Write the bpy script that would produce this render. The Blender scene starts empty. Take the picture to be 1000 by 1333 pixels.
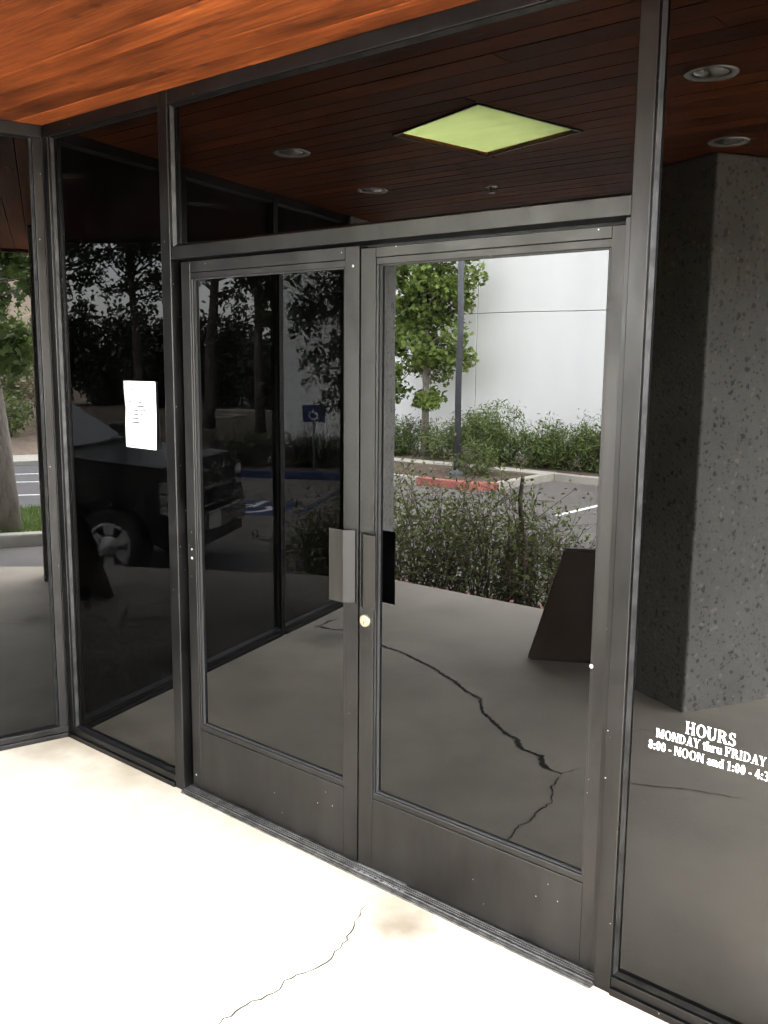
import bpy, math, random
import numpy as np
from mathutils import Vector, Matrix

# ---------------------------------------------------------------- camera, sky, sun, exposure
sc = bpy.context.scene
COL = sc.collection
W2A = 0.2616                     # the side window wall opens 15 degrees past square
XC = -1.8074                     # corner of the two window walls
ZC = 2.7415                      # soffit height

cd = bpy.data.cameras.new('camera')
cam = bpy.data.objects.new('camera', cd)
COL.objects.link(cam)
cd.sensor_fit = 'VERTICAL'
cd.sensor_height = 36.0
cd.lens = 1238.14 / 1333.0 * 36.0
cd.clip_start = 0.02
cd.clip_end = 1500
R_ = Vector((0.75934013, 0.65063531, 0.00873311))
U_ = Vector((-0.10948473, 0.11452399, 0.9873689))
F_ = Vector((-0.64141692, 0.75070497, -0.1581973))
M = Matrix((R_, U_, -F_)).transposed().to_4x4()
M.translation = (2.08315554, -2.28057658, 1.76695328)
cam.matrix_world = M
sc.camera = cam

SUN_EL, SUN_AZ = math.radians(58), math.radians(70)      # azimuth from +y towards +x
world = bpy.data.worlds.new('World')
sc.world = world
world.use_nodes = True
nt = world.node_tree
bg = nt.nodes['Background']
sky = nt.nodes.new('ShaderNodeTexSky')
sky.sky_type = 'NISHITA'
sky.sun_disc = False
sky.sun_elevation = SUN_EL
sky.sun_rotation = SUN_AZ
sky.air_density = 1.0
sky.dust_density = 1.2
sky.ozone_density = 1.0
hs = nt.nodes.new('ShaderNodeHueSaturation')             # thin even overcast: little blue left
hs.inputs['Saturation'].default_value = 0.22
nt.links.new(sky.outputs[0], hs.inputs['Color'])
nt.links.new(hs.outputs[0], bg.inputs['Color'])
bg.inputs['Strength'].default_value = 0.15

sl = bpy.data.lights.new('sun', 'SUN')
sl.energy = 0.5
sl.angle = math.radians(40)
sl.color = (1.0, 0.96, 0.9)
so = bpy.data.objects.new('sun', sl)
COL.objects.link(so)
sd = Vector((math.sin(SUN_AZ) * math.cos(SUN_EL), math.cos(SUN_AZ) * math.cos(SUN_EL), math.sin(SUN_EL)))
so.rotation_euler = (-sd).to_track_quat('-Z', 'Y').to_euler()
so.location = sd * 40

sc.view_settings.view_transform = 'Standard'
sc.view_settings.look = 'None'
sc.view_settings.exposure = 6.2
sc.view_settings.gamma = 1.0
sc.view_settings.use_curve_mapping = False
sc.render.engine = 'CYCLES'
sc.cycles.use_denoising = True
sc.cycles.max_bounces = 10
sc.cycles.diffuse_bounces = 5
sc.cycles.glossy_bounces = 6
sc.cycles.sample_clamp_indirect = 20

# ---------------------------------------------------------------- helpers
OFF = {}

def tag(o, label=None, cat=None, group=None, kind=None):
    if label: o['label'] = label
    if cat: o['category'] = cat
    if group: o['group'] = group
    if kind: o['kind'] = kind
    return o

def empty(name, loc, label=None, cat=None, group=None):
    o = bpy.data.objects.new(name, None)
    o.empty_display_size = 0.2
    COL.objects.link(o)
    o.location = loc
    OFF[o.name] = Vector(loc)
    return tag(o, label, cat, group)

class MB:
    def __init__(self, tf=None):
        self.v, self.f, self.tf = [], [], tf
    def add(self, vs, fs):
        b = len(self.v)
        if self.tf: vs = [self.tf(*p) for p in vs]
        self.v += [tuple(p) for p in vs]
        self.f += [tuple(i + b for i in f) for f in fs]
        return self
    def box(self, x0, x1, y0, y1, z0, z1):
        return self.add([(x0, y0, z0), (x1, y0, z0), (x1, y1, z0), (x0, y1, z0),
                         (x0, y0, z1), (x1, y0, z1), (x1, y1, z1), (x0, y1, z1)],
                        [(0, 3, 2, 1), (4, 5, 6, 7), (0, 1, 5, 4), (1, 2, 6, 5), (2, 3, 7, 6), (3, 0, 4, 7)])
    def hexa(self, p):
        return self.add(p, [(0, 3, 2, 1), (4, 5, 6, 7), (0, 1, 5, 4), (1, 2, 6, 5), (2, 3, 7, 6), (3, 0, 4, 7)])
    def prism(self, poly, z0, z1):
        n = len(poly)
        a = sum(poly[i][0] * poly[(i + 1) % n][1] - poly[(i + 1) % n][0] * poly[i][1] for i in range(n))
        if a < 0: poly = poly[::-1]
        vs = [(x, y, z0) for x, y in poly] + [(x, y, z1) for x, y in poly]
        return self.add(vs, [tuple(range(n - 1, -1, -1)), tuple(range(n, 2 * n))] +
                        [(i, (i + 1) % n, n + (i + 1) % n, n + i) for i in range(n)])
    def sheet(self, poly, z):
        n = len(poly)
        a = sum(poly[i][0] * poly[(i + 1) % n][1] - poly[(i + 1) % n][0] * poly[i][1] for i in range(n))
        if a < 0: poly = poly[::-1]
        return self.add([(x, y, z) for x, y in poly], [tuple(range(n))])
    def sweep(self, poly, axis_pts):
        """side profile poly [(a,z)] extruded along y between axis_pts (y0,y1)"""
        n = len(poly); y0, y1 = axis_pts
        vs = [(a, y0, z) for a, z in poly] + [(a, y1, z) for a, z in poly]
        return self.add(vs, [tuple(range(n)), tuple(range(2 * n - 1, n - 1, -1))] +
                        [(i, n + i, n + (i + 1) % n, (i + 1) % n) for i in range(n)])
    def tube(self, pts, rad, n=8, cap=True):
        pts = [Vector(p) for p in pts]
        rings, b = [], []
        up = Vector((0.13, 0.31, 1)).normalized()
        vs, fs = [], []
        for i, p in enumerate(pts):
            d = (pts[min(i + 1, len(pts) - 1)] - pts[max(i - 1, 0)]).normalized()
            e = d.cross(up if abs(d.dot(up)) < .95 else Vector((1, 0, 0))).normalized()
            g = d.cross(e)
            r = rad[i] if hasattr(rad, '__len__') else rad
            for k in range(n):
                a = 2 * math.pi * k / n
                vs.append(p + e * (r * math.cos(a)) + g * (r * math.sin(a)))
        for i in range(len(pts) - 1):
            for k in range(n):
                k2 = (k + 1) % n
                fs.append((i * n + k, (i + 1) * n + k, (i + 1) * n + k2, i * n + k2))
        if cap:
            fs.append(tuple(range(n))); fs.append(tuple((len(pts) - 1) * n + k for k in range(n - 1, -1, -1)))
        return self.add([tuple(v) for v in vs], fs)
    def lathe(self, prof, c, axis='z', n=24):
        """prof [(r, h)] turned about axis through c"""
        vs, fs = [], []
        for r, h in prof:
            for k in range(n):
                a = 2 * math.pi * k / n
                p = (r * math.cos(a), r * math.sin(a), h)
                if axis == 'y': p = (p[0], h, p[1])
                if axis == 'x': p = (h, p[0], p[1])
                vs.append((c[0] + p[0], c[1] + p[1], c[2] + p[2]))
        for i in range(len(prof) - 1):
            for k in range(n):
                k2 = (k + 1) % n
                fs.append((i * n + k, i * n + k2, (i + 1) * n + k2, (i + 1) * n + k))
        return self.add(vs, fs)
    def build(self, name, mat, parent=None, origin=None, bevel=0, smooth=False):
        off = OFF[parent.name] if parent else Vector(origin or (0, 0, 0))
        me = bpy.data.meshes.new(name)
        me.from_pydata([(x - off[0], y - off[1], z - off[2]) for x, y, z in self.v], [], self.f)
        me.materials.append(mat)
        me.validate()
        o = bpy.data.objects.new(name, me)
        COL.objects.link(o)
        if parent: o.parent = parent
        else: o.location = off
        OFF[o.name] = off
        if smooth:
            me.polygons.foreach_set('use_smooth', [True] * len(me.polygons))
        if bevel:
            m = o.modifiers.new('bevel', 'BEVEL')
            m.width = bevel; m.segments = 2; m.limit_method = 'ANGLE'; m.angle_limit = math.radians(40)
        return o

def w2(t, d, z):                 # side window wall: t along it from the corner, d depth behind its face
    return (XC - math.sin(W2A) * t - math.cos(W2A) * d, -math.cos(W2A) * t + math.sin(W2A) * d, z)

def copy_tree(o, parent=None):
    c = o.copy(); COL.objects.link(c); c.parent = parent
    for ch in list(o.children): copy_tree(ch, c)
    return c

# ---------------------------------------------------------------- materials
def mat(name, col, rough=.6, metal=0.0, ior=1.5, var=None, bump=None, stretch=(1, 1, 1), spec=None):
    m = bpy.data.materials.new(name); m.use_nodes = True
    n, l = m.node_tree.nodes, m.node_tree.links
    p = n['Principled BSDF']
    p.inputs['Base Color'].default_value = (*col, 1)
    p.inputs['Roughness'].default_value = rough
    p.inputs['Metallic'].default_value = metal
    p.inputs['IOR'].default_value = ior
    if spec is not None: p.inputs['Specular IOR Level'].default_value = spec
    if var or bump:
        tc = n.new('ShaderNodeTexCoord'); mp = n.new('ShaderNodeMapping')
        mp.inputs['Scale'].default_value = stretch
        l.new(tc.outputs['Object'], mp.inputs['Vector'])
    if var:
        sca, amt = var[:2]
        no = n.new('ShaderNodeTexNoise'); no.inputs['Scale'].default_value = sca
        no.inputs['Detail'].default_value = 7; no.inputs['Roughness'].default_value = .62
        l.new(mp.outputs[0], no.inputs['Vector'])
        r = n.new('ShaderNodeValToRGB')
        r.color_ramp.elements[0].position = .32; r.color_ramp.elements[1].position = .68
        lo = var[2] if len(var) > 2 else tuple(c * (1 - amt) for c in col)
        r.color_ramp.elements[0].color = (*lo, 1)
        r.color_ramp.elements[1].color = (*[min(1, c * (1 + amt)) for c in col], 1)
        l.new(no.outputs['Fac'], r.inputs['Fac'])
        l.new(r.outputs['Color'], p.inputs['Base Color'])
    if bump:
        nb = n.new('ShaderNodeTexNoise'); nb.inputs['Scale'].default_value = bump[0]; nb.inputs['Detail'].default_value = 6
        l.new(mp.outputs[0], nb.inputs['Vector'])
        b = n.new('ShaderNodeBump'); b.inputs['Strength'].default_value = bump[1]; b.inputs['Distance'].default_value = bump[2] if len(bump) > 2 else .01
        l.new(nb.outputs['Fac'], b.inputs['Height']); l.new(b.outputs[0], p.inputs['Normal'])
    return m

def leafmat(name, a, b, trans=.35):
    m = bpy.data.materials.new(name); m.use_nodes = True
    n, l = m.node_tree.nodes, m.node_tree.links
    p = n['Principled BSDF']; p.inputs['Roughness'].default_value = .5; p.inputs['Specular IOR Level'].default_value = .3
    g = n.new('ShaderNodeNewGeometry')
    r = n.new('ShaderNodeValToRGB')
    r.color_ramp.elements[0].color = (*a, 1); r.color_ramp.elements[1].color = (*b, 1)
    l.new(g.outputs['Random Per Island'], r.inputs['Fac']); l.new(r.outputs[0], p.inputs['Base Color'])
    t = n.new('ShaderNodeBsdfTranslucent'); l.new(r.outputs[0], t.inputs['Color'])
    mx = n.new('ShaderNodeMixShader'); mx.inputs[0].default_value = trans
    l.new(p.outputs[0], mx.inputs[1]); l.new(t.outputs[0], mx.inputs[2])
    l.new(mx.outputs[0], n['Material Output'].inputs['Surface'])
    return m

def aggregate(name, col):
    m = mat(name, col, .85, var=(2.2, .14), bump=(60, .5, .006))
    n, l = m.node_tree.nodes, m.node_tree.links
    p = n['Principled BSDF']; src = p.inputs['Base Color'].links[0].from_socket
    tc = n.new('ShaderNodeTexCoord')
    wob = n.new('ShaderNodeTexNoise'); wob.inputs['Scale'].default_value = 30; l.new(tc.outputs['Object'], wob.inputs['Vector'])
    ad = n.new('ShaderNodeMixRGB'); ad.blend_type = 'LINEAR_LIGHT'; ad.inputs[0].default_value = .02
    l.new(tc.outputs['Object'], ad.inputs[1]); l.new(wob.outputs['Color'], ad.inputs[2])
    cur = src
    for sca, thr, keep, dark in ((24, .30, .70, (.060, .052, .045)), (48, .38, .66, (.075, .067, .058)), (28, .32, .84, (.38, .34, .30))):
        v = n.new('ShaderNodeTexVoronoi'); v.inputs['Scale'].default_value = sca; l.new(ad.outputs[0], v.inputs['Vector'])
        lt = n.new('ShaderNodeMath'); lt.operation = 'LESS_THAN'; lt.inputs[1].default_value = thr; l.new(v.outputs['Distance'], lt.inputs[0])
        sx = n.new('ShaderNodeSeparateColor'); l.new(v.outputs['Color'], sx.inputs[0])
        gt = n.new('ShaderNodeMath'); gt.operation = 'GREATER_THAN'; gt.inputs[1].default_value = keep; l.new(sx.outputs[0], gt.inputs[0])
        mu = n.new('ShaderNodeMath'); mu.operation = 'MULTIPLY'; l.new(lt.outputs[0], mu.inputs[0]); l.new(gt.outputs[0], mu.inputs[1])
        m2 = n.new('ShaderNodeMath'); m2.operation = 'MULTIPLY'; m2.inputs[1].default_value = .8; l.new(mu.outputs[0], m2.inputs[0])
        mx = n.new('ShaderNodeMixRGB'); l.new(m2.outputs[0], mx.inputs[0]); l.new(cur, mx.inputs[1]); mx.inputs[2].default_value = (*dark, 1)
        cur = mx.outputs[0]
    l.new(cur, p.inputs['Base Color'])
    return m

def bronze_mat(name, col, rough):
    """dark anodised aluminium: scuffed, dusty, with sparse pale paint specks"""
    m = mat(name, col, rough, 1.0, 1.5, var=(5, .25), bump=(180, .05, .002), stretch=(1, 1, .35))
    n, l = m.node_tree.nodes, m.node_tree.links
    p = n['Principled BSDF']; src = p.inputs['Base Color'].links[0].from_socket
    tc = n.new('ShaderNodeTexCoord')
    v = n.new('ShaderNodeTexVoronoi'); v.inputs['Scale'].default_value = 26; l.new(tc.outputs['Object'], v.inputs['Vector'])
    lt = n.new('ShaderNodeMath'); lt.operation = 'LESS_THAN'; lt.inputs[1].default_value = .055; l.new(v.outputs['Distance'], lt.inputs[0])
    sx = n.new('ShaderNodeSeparateColor'); l.new(v.outputs['Color'], sx.inputs[0])
    gt = n.new('ShaderNodeMath'); gt.operation = 'GREATER_THAN'; gt.inputs[1].default_value = .72; l.new(sx.outputs[0], gt.inputs[0])
    mu = n.new('ShaderNodeMath'); mu.operation = 'MULTIPLY'; l.new(lt.outputs[0], mu.inputs[0]); l.new(gt.outputs[0], mu.inputs[1])
    mx = n.new('ShaderNodeMixRGB'); l.new(mu.outputs[0], mx.inputs[0]); l.new(src, mx.inputs[1]); mx.inputs[2].default_value = (.55, .53, .5, 1)
    l.new(mx.outputs[0], p.inputs['Base Color'])
    nr = n.new('ShaderNodeTexNoise'); nr.inputs['Scale'].default_value = 9; l.new(tc.outputs['Object'], nr.inputs['Vector'])
    mr = n.new('ShaderNodeMapRange'); mr.inputs[3].default_value = rough - .12; mr.inputs[4].default_value = rough + .16
    l.new(nr.outputs['Fac'], mr.inputs[0]); l.new(mr.outputs[0], p.inputs['Roughness'])
    return m

def glass_mat(name, wav):
    m = mat(name, (.0012, .0012, .0012), 0.0, 0, 1.48)
    n, l = m.node_tree.nodes, m.node_tree.links
    p = n['Principled BSDF']
    tc = n.new('ShaderNodeTexCoord')
    nb = n.new('ShaderNodeTexNoise'); nb.inputs['Scale'].default_value = 2.3; nb.inputs['Detail'].default_value = 1
    l.new(tc.outputs['Object'], nb.inputs['Vector'])
    dn = n.new('ShaderNodeTexNoise'); dn.inputs['Scale'].default_value = 3.1; dn.inputs['Detail'].default_value = 8; dn.inputs['Roughness'].default_value = .7; l.new(tc.outputs['Object'], dn.inputs['Vector'])
    dr_ = n.new('ShaderNodeValToRGB'); dr_.color_ramp.elements[0].position = .42; dr_.color_ramp.elements[1].position = .78
    dr_.color_ramp.elements[0].color = (.00005, .00005, .00005, 1); dr_.color_ramp.elements[1].color = (.0013, .00125, .0012, 1)
    l.new(dn.outputs['Fac'], dr_.inputs['Fac']); l.new(dr_.outputs[0], p.inputs['Base Color'])
    b = n.new('ShaderNodeBump'); b.inputs['Strength'].default_value = wav; b.inputs['Distance'].default_value = .001
    l.new(nb.outputs['Fac'], b.inputs['Height']); l.new(b.outputs[0], p.inputs['Normal'])
    return m

def wood_mat():
    m = bpy.data.materials.new('stained_cedar'); m.use_nodes = True
    n, l = m.node_tree.nodes, m.node_tree.links
    p = n['Principled BSDF']; p.inputs['Roughness'].default_value = .6; p.inputs['Specular IOR Level'].default_value = .12
    tc = n.new('ShaderNodeTexCoord'); oi = n.new('ShaderNodeObjectInfo')
    sh = n.new('ShaderNodeVectorMath'); sh.operation = 'MULTIPLY_ADD'
    cx = n.new('ShaderNodeCombineXYZ'); l.new(oi.outputs['Random'], cx.inputs[0]); l.new(oi.outputs['Random'], cx.inputs[2])
    l.new(cx.outputs[0], sh.inputs[0]); sh.inputs[1].default_value = (37, 0, 11); l.new(tc.outputs['Object'], sh.inputs[2])
    mp = n.new('ShaderNodeMapping'); mp.inputs['Scale'].default_value = (1.6, 30, 30); l.new(sh.outputs[0], mp.inputs['Vector'])
    g = n.new('ShaderNodeTexNoise'); g.inputs['Scale'].default_value = 1.7; g.inputs['Detail'].default_value = 10; g.inputs['Roughness'].default_value = .74; g.inputs['Distortion'].default_value = .9
    l.new(mp.outputs[0], g.inputs['Vector'])
    r = n.new('ShaderNodeValToRGB')
    e = r.color_ramp.elements
    e[0].position = .22; e[0].color = (.036, .0084, .0036, 1); e[1].position = .78; e[1].color = (.31, .091, .0215, 1)
    k = r.color_ramp.elements.new(.52); k.color = (.155, .037, .0090, 1)
    l.new(g.outputs['Fac'], r.inputs['Fac'])
    mk = n.new('ShaderNodeMapping'); mk.inputs['Scale'].default_value = (5.5, 9, 9); l.new(sh.outputs[0], mk.inputs['Vector'])
    v = n.new('ShaderNodeTexVoronoi'); v.inputs['Scale'].default_value = 1.1; l.new(mk.outputs[0], v.inputs['Vector'])
    kr = n.new('ShaderNodeValToRGB'); kr.color_ramp.elements[0].position = .06; kr.color_ramp.elements[1].position = .19
    kr.color_ramp.elements[0].color = (1, 1, 1, 1); kr.color_ramp.elements[1].color = (0, 0, 0, 1)
    l.new(v.outputs['Distance'], kr.inputs['Fac'])
    mx = n.new('ShaderNodeMixRGB'); l.new(kr.outputs[0], mx.inputs[0]); l.new(r.outputs[0], mx.inputs[1]); mx.inputs[2].default_value = (.085, .022, .008, 1)
    bl = n.new('ShaderNodeTexNoise'); bl.inputs['Scale'].default_value = 2.2; bl.inputs['Detail'].default_value = 3
    mb_ = n.new('ShaderNodeMapping'); mb_.inputs['Scale'].default_value = (.8, 2.6, 1); l.new(sh.outputs[0], mb_.inputs['Vector']); l.new(mb_.outputs[0], bl.inputs['Vector'])
    br = n.new('ShaderNodeMapRange'); br.inputs[1].default_value = .3; br.inputs[2].default_value = .7; br.inputs[3].default_value = .42; br.inputs[4].default_value = 1.5; l.new(bl.outputs['Fac'], br.inputs[0])
    h0 = n.new('ShaderNodeHueSaturation'); l.new(mx.outputs[0], h0.inputs['Color']); l.new(br.outputs[0], h0.inputs['Value'])
    hv = n.new('ShaderNodeHueSaturation'); l.new(h0.outputs[0], hv.inputs['Color'])
    mr = n.new('ShaderNodeMapRange'); mr.inputs[3].default_value = .62; mr.inputs[4].default_value = 1.32; l.new(oi.outputs['Random'], mr.inputs[0]); l.new(mr.outputs[0], hv.inputs['Value'])
    l.new(hv.outputs[0], p.inputs['Base Color'])
    b = n.new('ShaderNodeBump'); b.inputs['Strength'].default_value = .35; b.inputs['Distance'].default_value = .004
    su = n.new('ShaderNodeMath'); su.operation = 'ADD'; l.new(g.outputs['Fac'], su.inputs[0]); l.new(kr.outputs[0], su.inputs[1])
    l.new(su.outputs[0], b.inputs['Height']); l.new(b.outputs[0], p.inputs['Normal'])
    return m

def slab_mat():
    m = mat('weathered_concrete', (.42, .374, .300), .8, var=(1.6, .19), bump=(70, .25, .004))
    n, l = m.node_tree.nodes, m.node_tree.links
    p = n['Principled BSDF']; cur = p.inputs['Base Color'].links[0].from_socket
    g = n.new('ShaderNodeNewGeometry')
    def blot(c, rad, soft, col, amt, sca):
        nonlocal cur
        no = n.new('ShaderNodeTexNoise'); no.inputs['Scale'].default_value = sca; no.inputs['Detail'].default_value = 5
        l.new(g.outputs['Position'], no.inputs['Vector'])
        d = n.new('ShaderNodeVectorMath'); d.operation = 'DISTANCE'; l.new(g.outputs['Position'], d.inputs[0]); d.inputs[1].default_value = c
        a = n.new('ShaderNodeMath'); a.operation = 'MULTIPLY_ADD'; l.new(no.outputs['Fac'], a.inputs[0]); a.inputs[1].default_value = rad * 1.1; l.new(d.outputs['Value'], a.inputs[2])
        mr = n.new('ShaderNodeMapRange'); mr.inputs[1].default_value = rad * .55 + rad * soft; mr.inputs[2].default_value = rad * .55 + rad * (1 + soft); mr.inputs[3].default_value = amt; mr.inputs[4].default_value = 0
        l.new(a.outputs[0], mr.inputs[0])
        mx = n.new('ShaderNodeMixRGB'); l.new(mr.outputs[0], mx.inputs[0]); l.new(cur, mx.inputs[1]); mx.inputs[2].default_value = (*col, 1)
        cur = mx.outputs[0]
    blot((.345, -.135, 0), .11, .1, (.055, .040, .027), .95, 14)
    blot((.30, -.12, 0), .2, .1, (.24, .195, .14), .7, 9)
    blot((XC + .05, -.05, 0), .30, 0, (.19, .155, .11), .8, 7)
    blot((-1.3, 0, 0), .3, 0, (.24, .20, .14), .7, 8)
    blot((-2.0, -1.9, 0), .25, 0, (.14, .128, .105), .7, 6)
    blot((-.1, -2.5, 0), .5, 0, (.23, .21, .175), .5, 4)
    # grime gathered along the foot of the glass, broken up by noise
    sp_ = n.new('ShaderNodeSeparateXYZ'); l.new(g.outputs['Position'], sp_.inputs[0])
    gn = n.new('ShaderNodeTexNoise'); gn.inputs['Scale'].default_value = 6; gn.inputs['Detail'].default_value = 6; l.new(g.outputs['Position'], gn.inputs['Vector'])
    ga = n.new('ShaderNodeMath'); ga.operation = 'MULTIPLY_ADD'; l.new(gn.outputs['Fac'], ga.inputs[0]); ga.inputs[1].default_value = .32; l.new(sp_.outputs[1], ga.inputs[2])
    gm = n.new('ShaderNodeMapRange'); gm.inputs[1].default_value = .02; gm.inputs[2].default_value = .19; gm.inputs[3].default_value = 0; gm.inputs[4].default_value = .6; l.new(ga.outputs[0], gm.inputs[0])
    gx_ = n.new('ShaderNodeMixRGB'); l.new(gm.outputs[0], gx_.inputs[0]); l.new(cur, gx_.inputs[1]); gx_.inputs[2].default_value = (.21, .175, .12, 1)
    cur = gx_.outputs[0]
    # fine dark pitting
    v = n.new('ShaderNodeTexVoronoi'); v.inputs['Scale'].default_value = 9; l.new(g.outputs['Position'], v.inputs['Vector'])
    lt = n.new('ShaderNodeMath'); lt.operation = 'LESS_THAN'; lt.inputs[1].default_value = .03; l.new(v.outputs['Distance'], lt.inputs[0])
    mx = n.new('ShaderNodeMixRGB'); l.new(lt.outputs[0], mx.inputs[0]); l.new(cur, mx.inputs[1]); mx.inputs[2].default_value = (.16, .14, .12, 1)
    l.new(mx.outputs[0], p.inputs['Base Color'])
    return m

def paper_mat():
    m = mat('printed_paper', (.86, .86, .85), .7)
    n, l = m.node_tree.nodes, m.node_tree.links
    p = n['Principled BSDF']
    g = n.new('ShaderNodeNewGeometry'); sx = n.new('ShaderNodeSeparateXYZ'); l.new(g.outputs['Position'], sx.inputs[0])
    def M_(op, a, b=None):
        q = n.new('ShaderNodeMath'); q.operation = op
        for i, x in enumerate((a, b)):
            if x is None: continue
            if isinstance(x, (int, float)): q.inputs[i].default_value = x
            else: l.new(x, q.inputs[i])
        return q.outputs[0]
    rowf = M_('MULTIPLY', sx.outputs[2], 1 / .0165)
    fr = M_('FRACT', rowf); row = M_('FLOOR', rowf)
    band = M_('LESS_THAN', fr, .36)
    cb = n.new('ShaderNodeCombineXYZ'); l.new(M_('MULTIPLY', sx.outputs[0], 130), cb.inputs[0]); l.new(M_('MULTIPLY', row, 7.3), cb.inputs[1])
    no = n.new('ShaderNodeTexNoise'); no.inputs['Scale'].default_value = 1; no.inputs['Detail'].default_value = 3; l.new(cb.outputs[0], no.inputs['Vector'])
    ink = M_('GREATER_THAN', no.outputs['Fac'], .43)
    wn = n.new('ShaderNodeTexWhiteNoise'); wn.noise_dimensions = '1D'; l.new(row, wn.inputs['W'])
    end = M_('LESS_THAN', sx.outputs[0], M_('ADD', M_('MULTIPLY', wn.outputs['Value'], .09), -1.210))
    rng_ = M_('MULTIPLY', M_('GREATER_THAN', sx.outputs[2], 1.495), M_('LESS_THAN', sx.outputs[2], 1.645))
    rng_ = M_('MULTIPLY', rng_, M_('GREATER_THAN', sx.outputs[0], -1.268))
    f = M_('MULTIPLY', M_('MULTIPLY', band, ink), M_('MULTIPLY', rng_, end))
    mx = n.new('ShaderNodeMixRGB'); l.new(f, mx.inputs[0]); mx.inputs[1].default_value = (.86, .86, .85, 1); mx.inputs[2].default_value = (.008, .008, .009, 1)
    l.new(mx.outputs[0], p.inputs['Base Color'])
    return m

def skylight_mat():
    m = bpy.data.materials.new('yellowed_acrylic'); m.use_nodes = True
    n, l = m.node_tree.nodes, m.node_tree.links
    t = n.new('ShaderNodeBsdfTranslucent'); d = n.new('ShaderNodeBsdfDiffuse')
    tc = n.new('ShaderNodeTexCoord'); mp = n.new('ShaderNodeMapping'); mp.inputs['Scale'].default_value = (1, 4, 1); l.new(tc.outputs['Object'], mp.inputs[0])
    no = n.new('ShaderNodeTexNoise'); no.inputs['Scale'].default_value = 3.5; no.inputs['Detail'].default_value = 4; l.new(mp.outputs[0], no.inputs['Vector'])
    r = n.new('ShaderNodeValToRGB'); r.color_ramp.elements[0].position = .3; r.color_ramp.elements[1].position = .7
    r.color_ramp.elements[0].color = (.49, .535, .315, 1); r.color_ramp.elements[1].color = (.61, .66, .40, 1)
    l.new(no.outputs['Fac'], r.inputs['Fac']); l.new(r.outputs[0], t.inputs['Color'])
    d.inputs['Color'].default_value = (.5, .52, .3, 1)
    mx = n.new('ShaderNodeMixShader'); mx.inputs[0].default_value = .05
    l.new(t.outputs[0], mx.inputs[1]); l.new(d.outputs[0], mx.inputs[2]); l.new(mx.outputs[0], n['Material Output'].inputs['Surface'])
    return m

BRONZE = bronze_mat('bronze_aluminium', (.0355, .034, .033), .34)
DOORBRONZE = bronze_mat('door_bronze_aluminium', (.041, .0392, .0378), .36)
BEAD = mat('dusty_glazing_bead', (.024, .0235, .023), .45, 1.0, var=(20, .4))
SILL = mat('worn_threshold_metal', (.16, .155, .15), .42, 1.0, var=(30, .45))
RUBBER = mat('black_gasket', (.012, .012, .012), .6)
GLASS = glass_mat('dark_tinted_glass', .28)
PULL = mat('satin_pull_metal', (.046, .043, .040), .36, 1.0, var=(40, .2), stretch=(1, 1, .05))
BRASS = mat('worn_brass', (.36, .31, .21), .35, .8)
PULLD = mat('shaded_pull_metal', (.022, .021, .020), .4, 1.0)  # darker copy of the pull metal: left flange's dim reflection put into the colour
WOOD = wood_mat()
SLAB = slab_mat()
CRACK = mat('crevice_shade', (.022, .018, .014), .95)  # near-black colour standing in for the shade inside cracks and the keyway
AGG = aggregate('exposed_aggregate', (.235, .225, .20))
WHITEVINYL = mat('white_vinyl', (.85, .85, .85), .5)
PAPER = paper_mat()
ACRYL = skylight_mat()
ALU = mat('bare_aluminium', (.5, .5, .5), .35, .9, var=(60, .3))
STEEL = mat('downlight_trim', (.62, .60, .57), .4, .5)
CAN = mat('downlight_reflector', (.62, .60, .56), .25, .9)
CANIN = mat('downlight_well', (.03, .03, .03), .6)
ROOFM = mat('roof_gravel', (.25, .24, .22), .9, var=(8, .2))
FASCIA = mat('fascia_timber', (.10, .05, .03), .6, var=(6, .3), stretch=(.2, 3, 3))
ASPH = mat('asphalt', (.115, .104, .095), .9, var=(.8, .22), bump=(90, .5, .008))
STREET = mat('street_asphalt', (.075, .073, .073), .9, var=(.7, .12))
CURB = mat('kerb_concrete', (.36, .34, .29), .85, var=(3, .15), bump=(60, .3, .005))
CURBRED = mat('kerb_red_paint', (.34, .115, .09), .75, var=(9, .4))
BLUEP = mat('blue_parking_paint', (.016, .032, .095), .7, var=(7, .3))
WHITEP = mat('white_road_paint', (.72, .72, .70), .7, var=(14, .14))
SOIL = mat('planting_soil', (.085, .06, .042), .95, var=(6, .4), bump=(25, 1, .03))
LAWNG = mat('lawn_soil', (.06, .085, .03), .95, var=(5, .3))
DIRT = mat('hillside_dirt', (.22, .165, .12), .95, var=(.6, .3), bump=(4, 1, .1))
WALLW = mat('white_painted_concrete', (.80, .80, .77), .75, var=(.9, .045), bump=(40, .06, .004), stretch=(1, 1, .22))
JOINT = mat('panel_joint', (.42, .42, .40), .9)
BARK = mat('grey_bark', (.27, .235, .195), .9, var=(9, .35), bump=(30, 1, .02), stretch=(1, 1, .35))
BARKD = mat('dark_bark', (.07, .055, .045), .9, var=(9, .4), bump=(25, 1, .02), stretch=(1, 1, .3))
TWIG = mat('brown_twig', (.10, .07, .05), .9, var=(12, .35))
LEAF_MAPLE = leafmat('maple_leaf', (.10, .15, .034), (.22, .295, .07), .45)
LEAF_STREET = leafmat('street_tree_leaf', (.06, .10, .025), (.13, .18, .05), .4)
LEAF_OLE = leafmat('oleander_leaf', (.07, .11, .03), (.165, .22, .065), .32)
LEAF_BUSH = leafmat('bush_leaf', (.085, .115, .032), (.215, .26, .08), .34)
LEAF_DARK = leafmat('evergreen_leaf', (.018, .028, .012), (.05, .065, .028), .2)
LEAF_DRY = leafmat('chaparral_leaf', (.15, .125, .075), (.26, .21, .14), .15)
GRASS = leafmat('grass_blade', (.08, .14, .025), (.17, .24, .05), .3)
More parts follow.
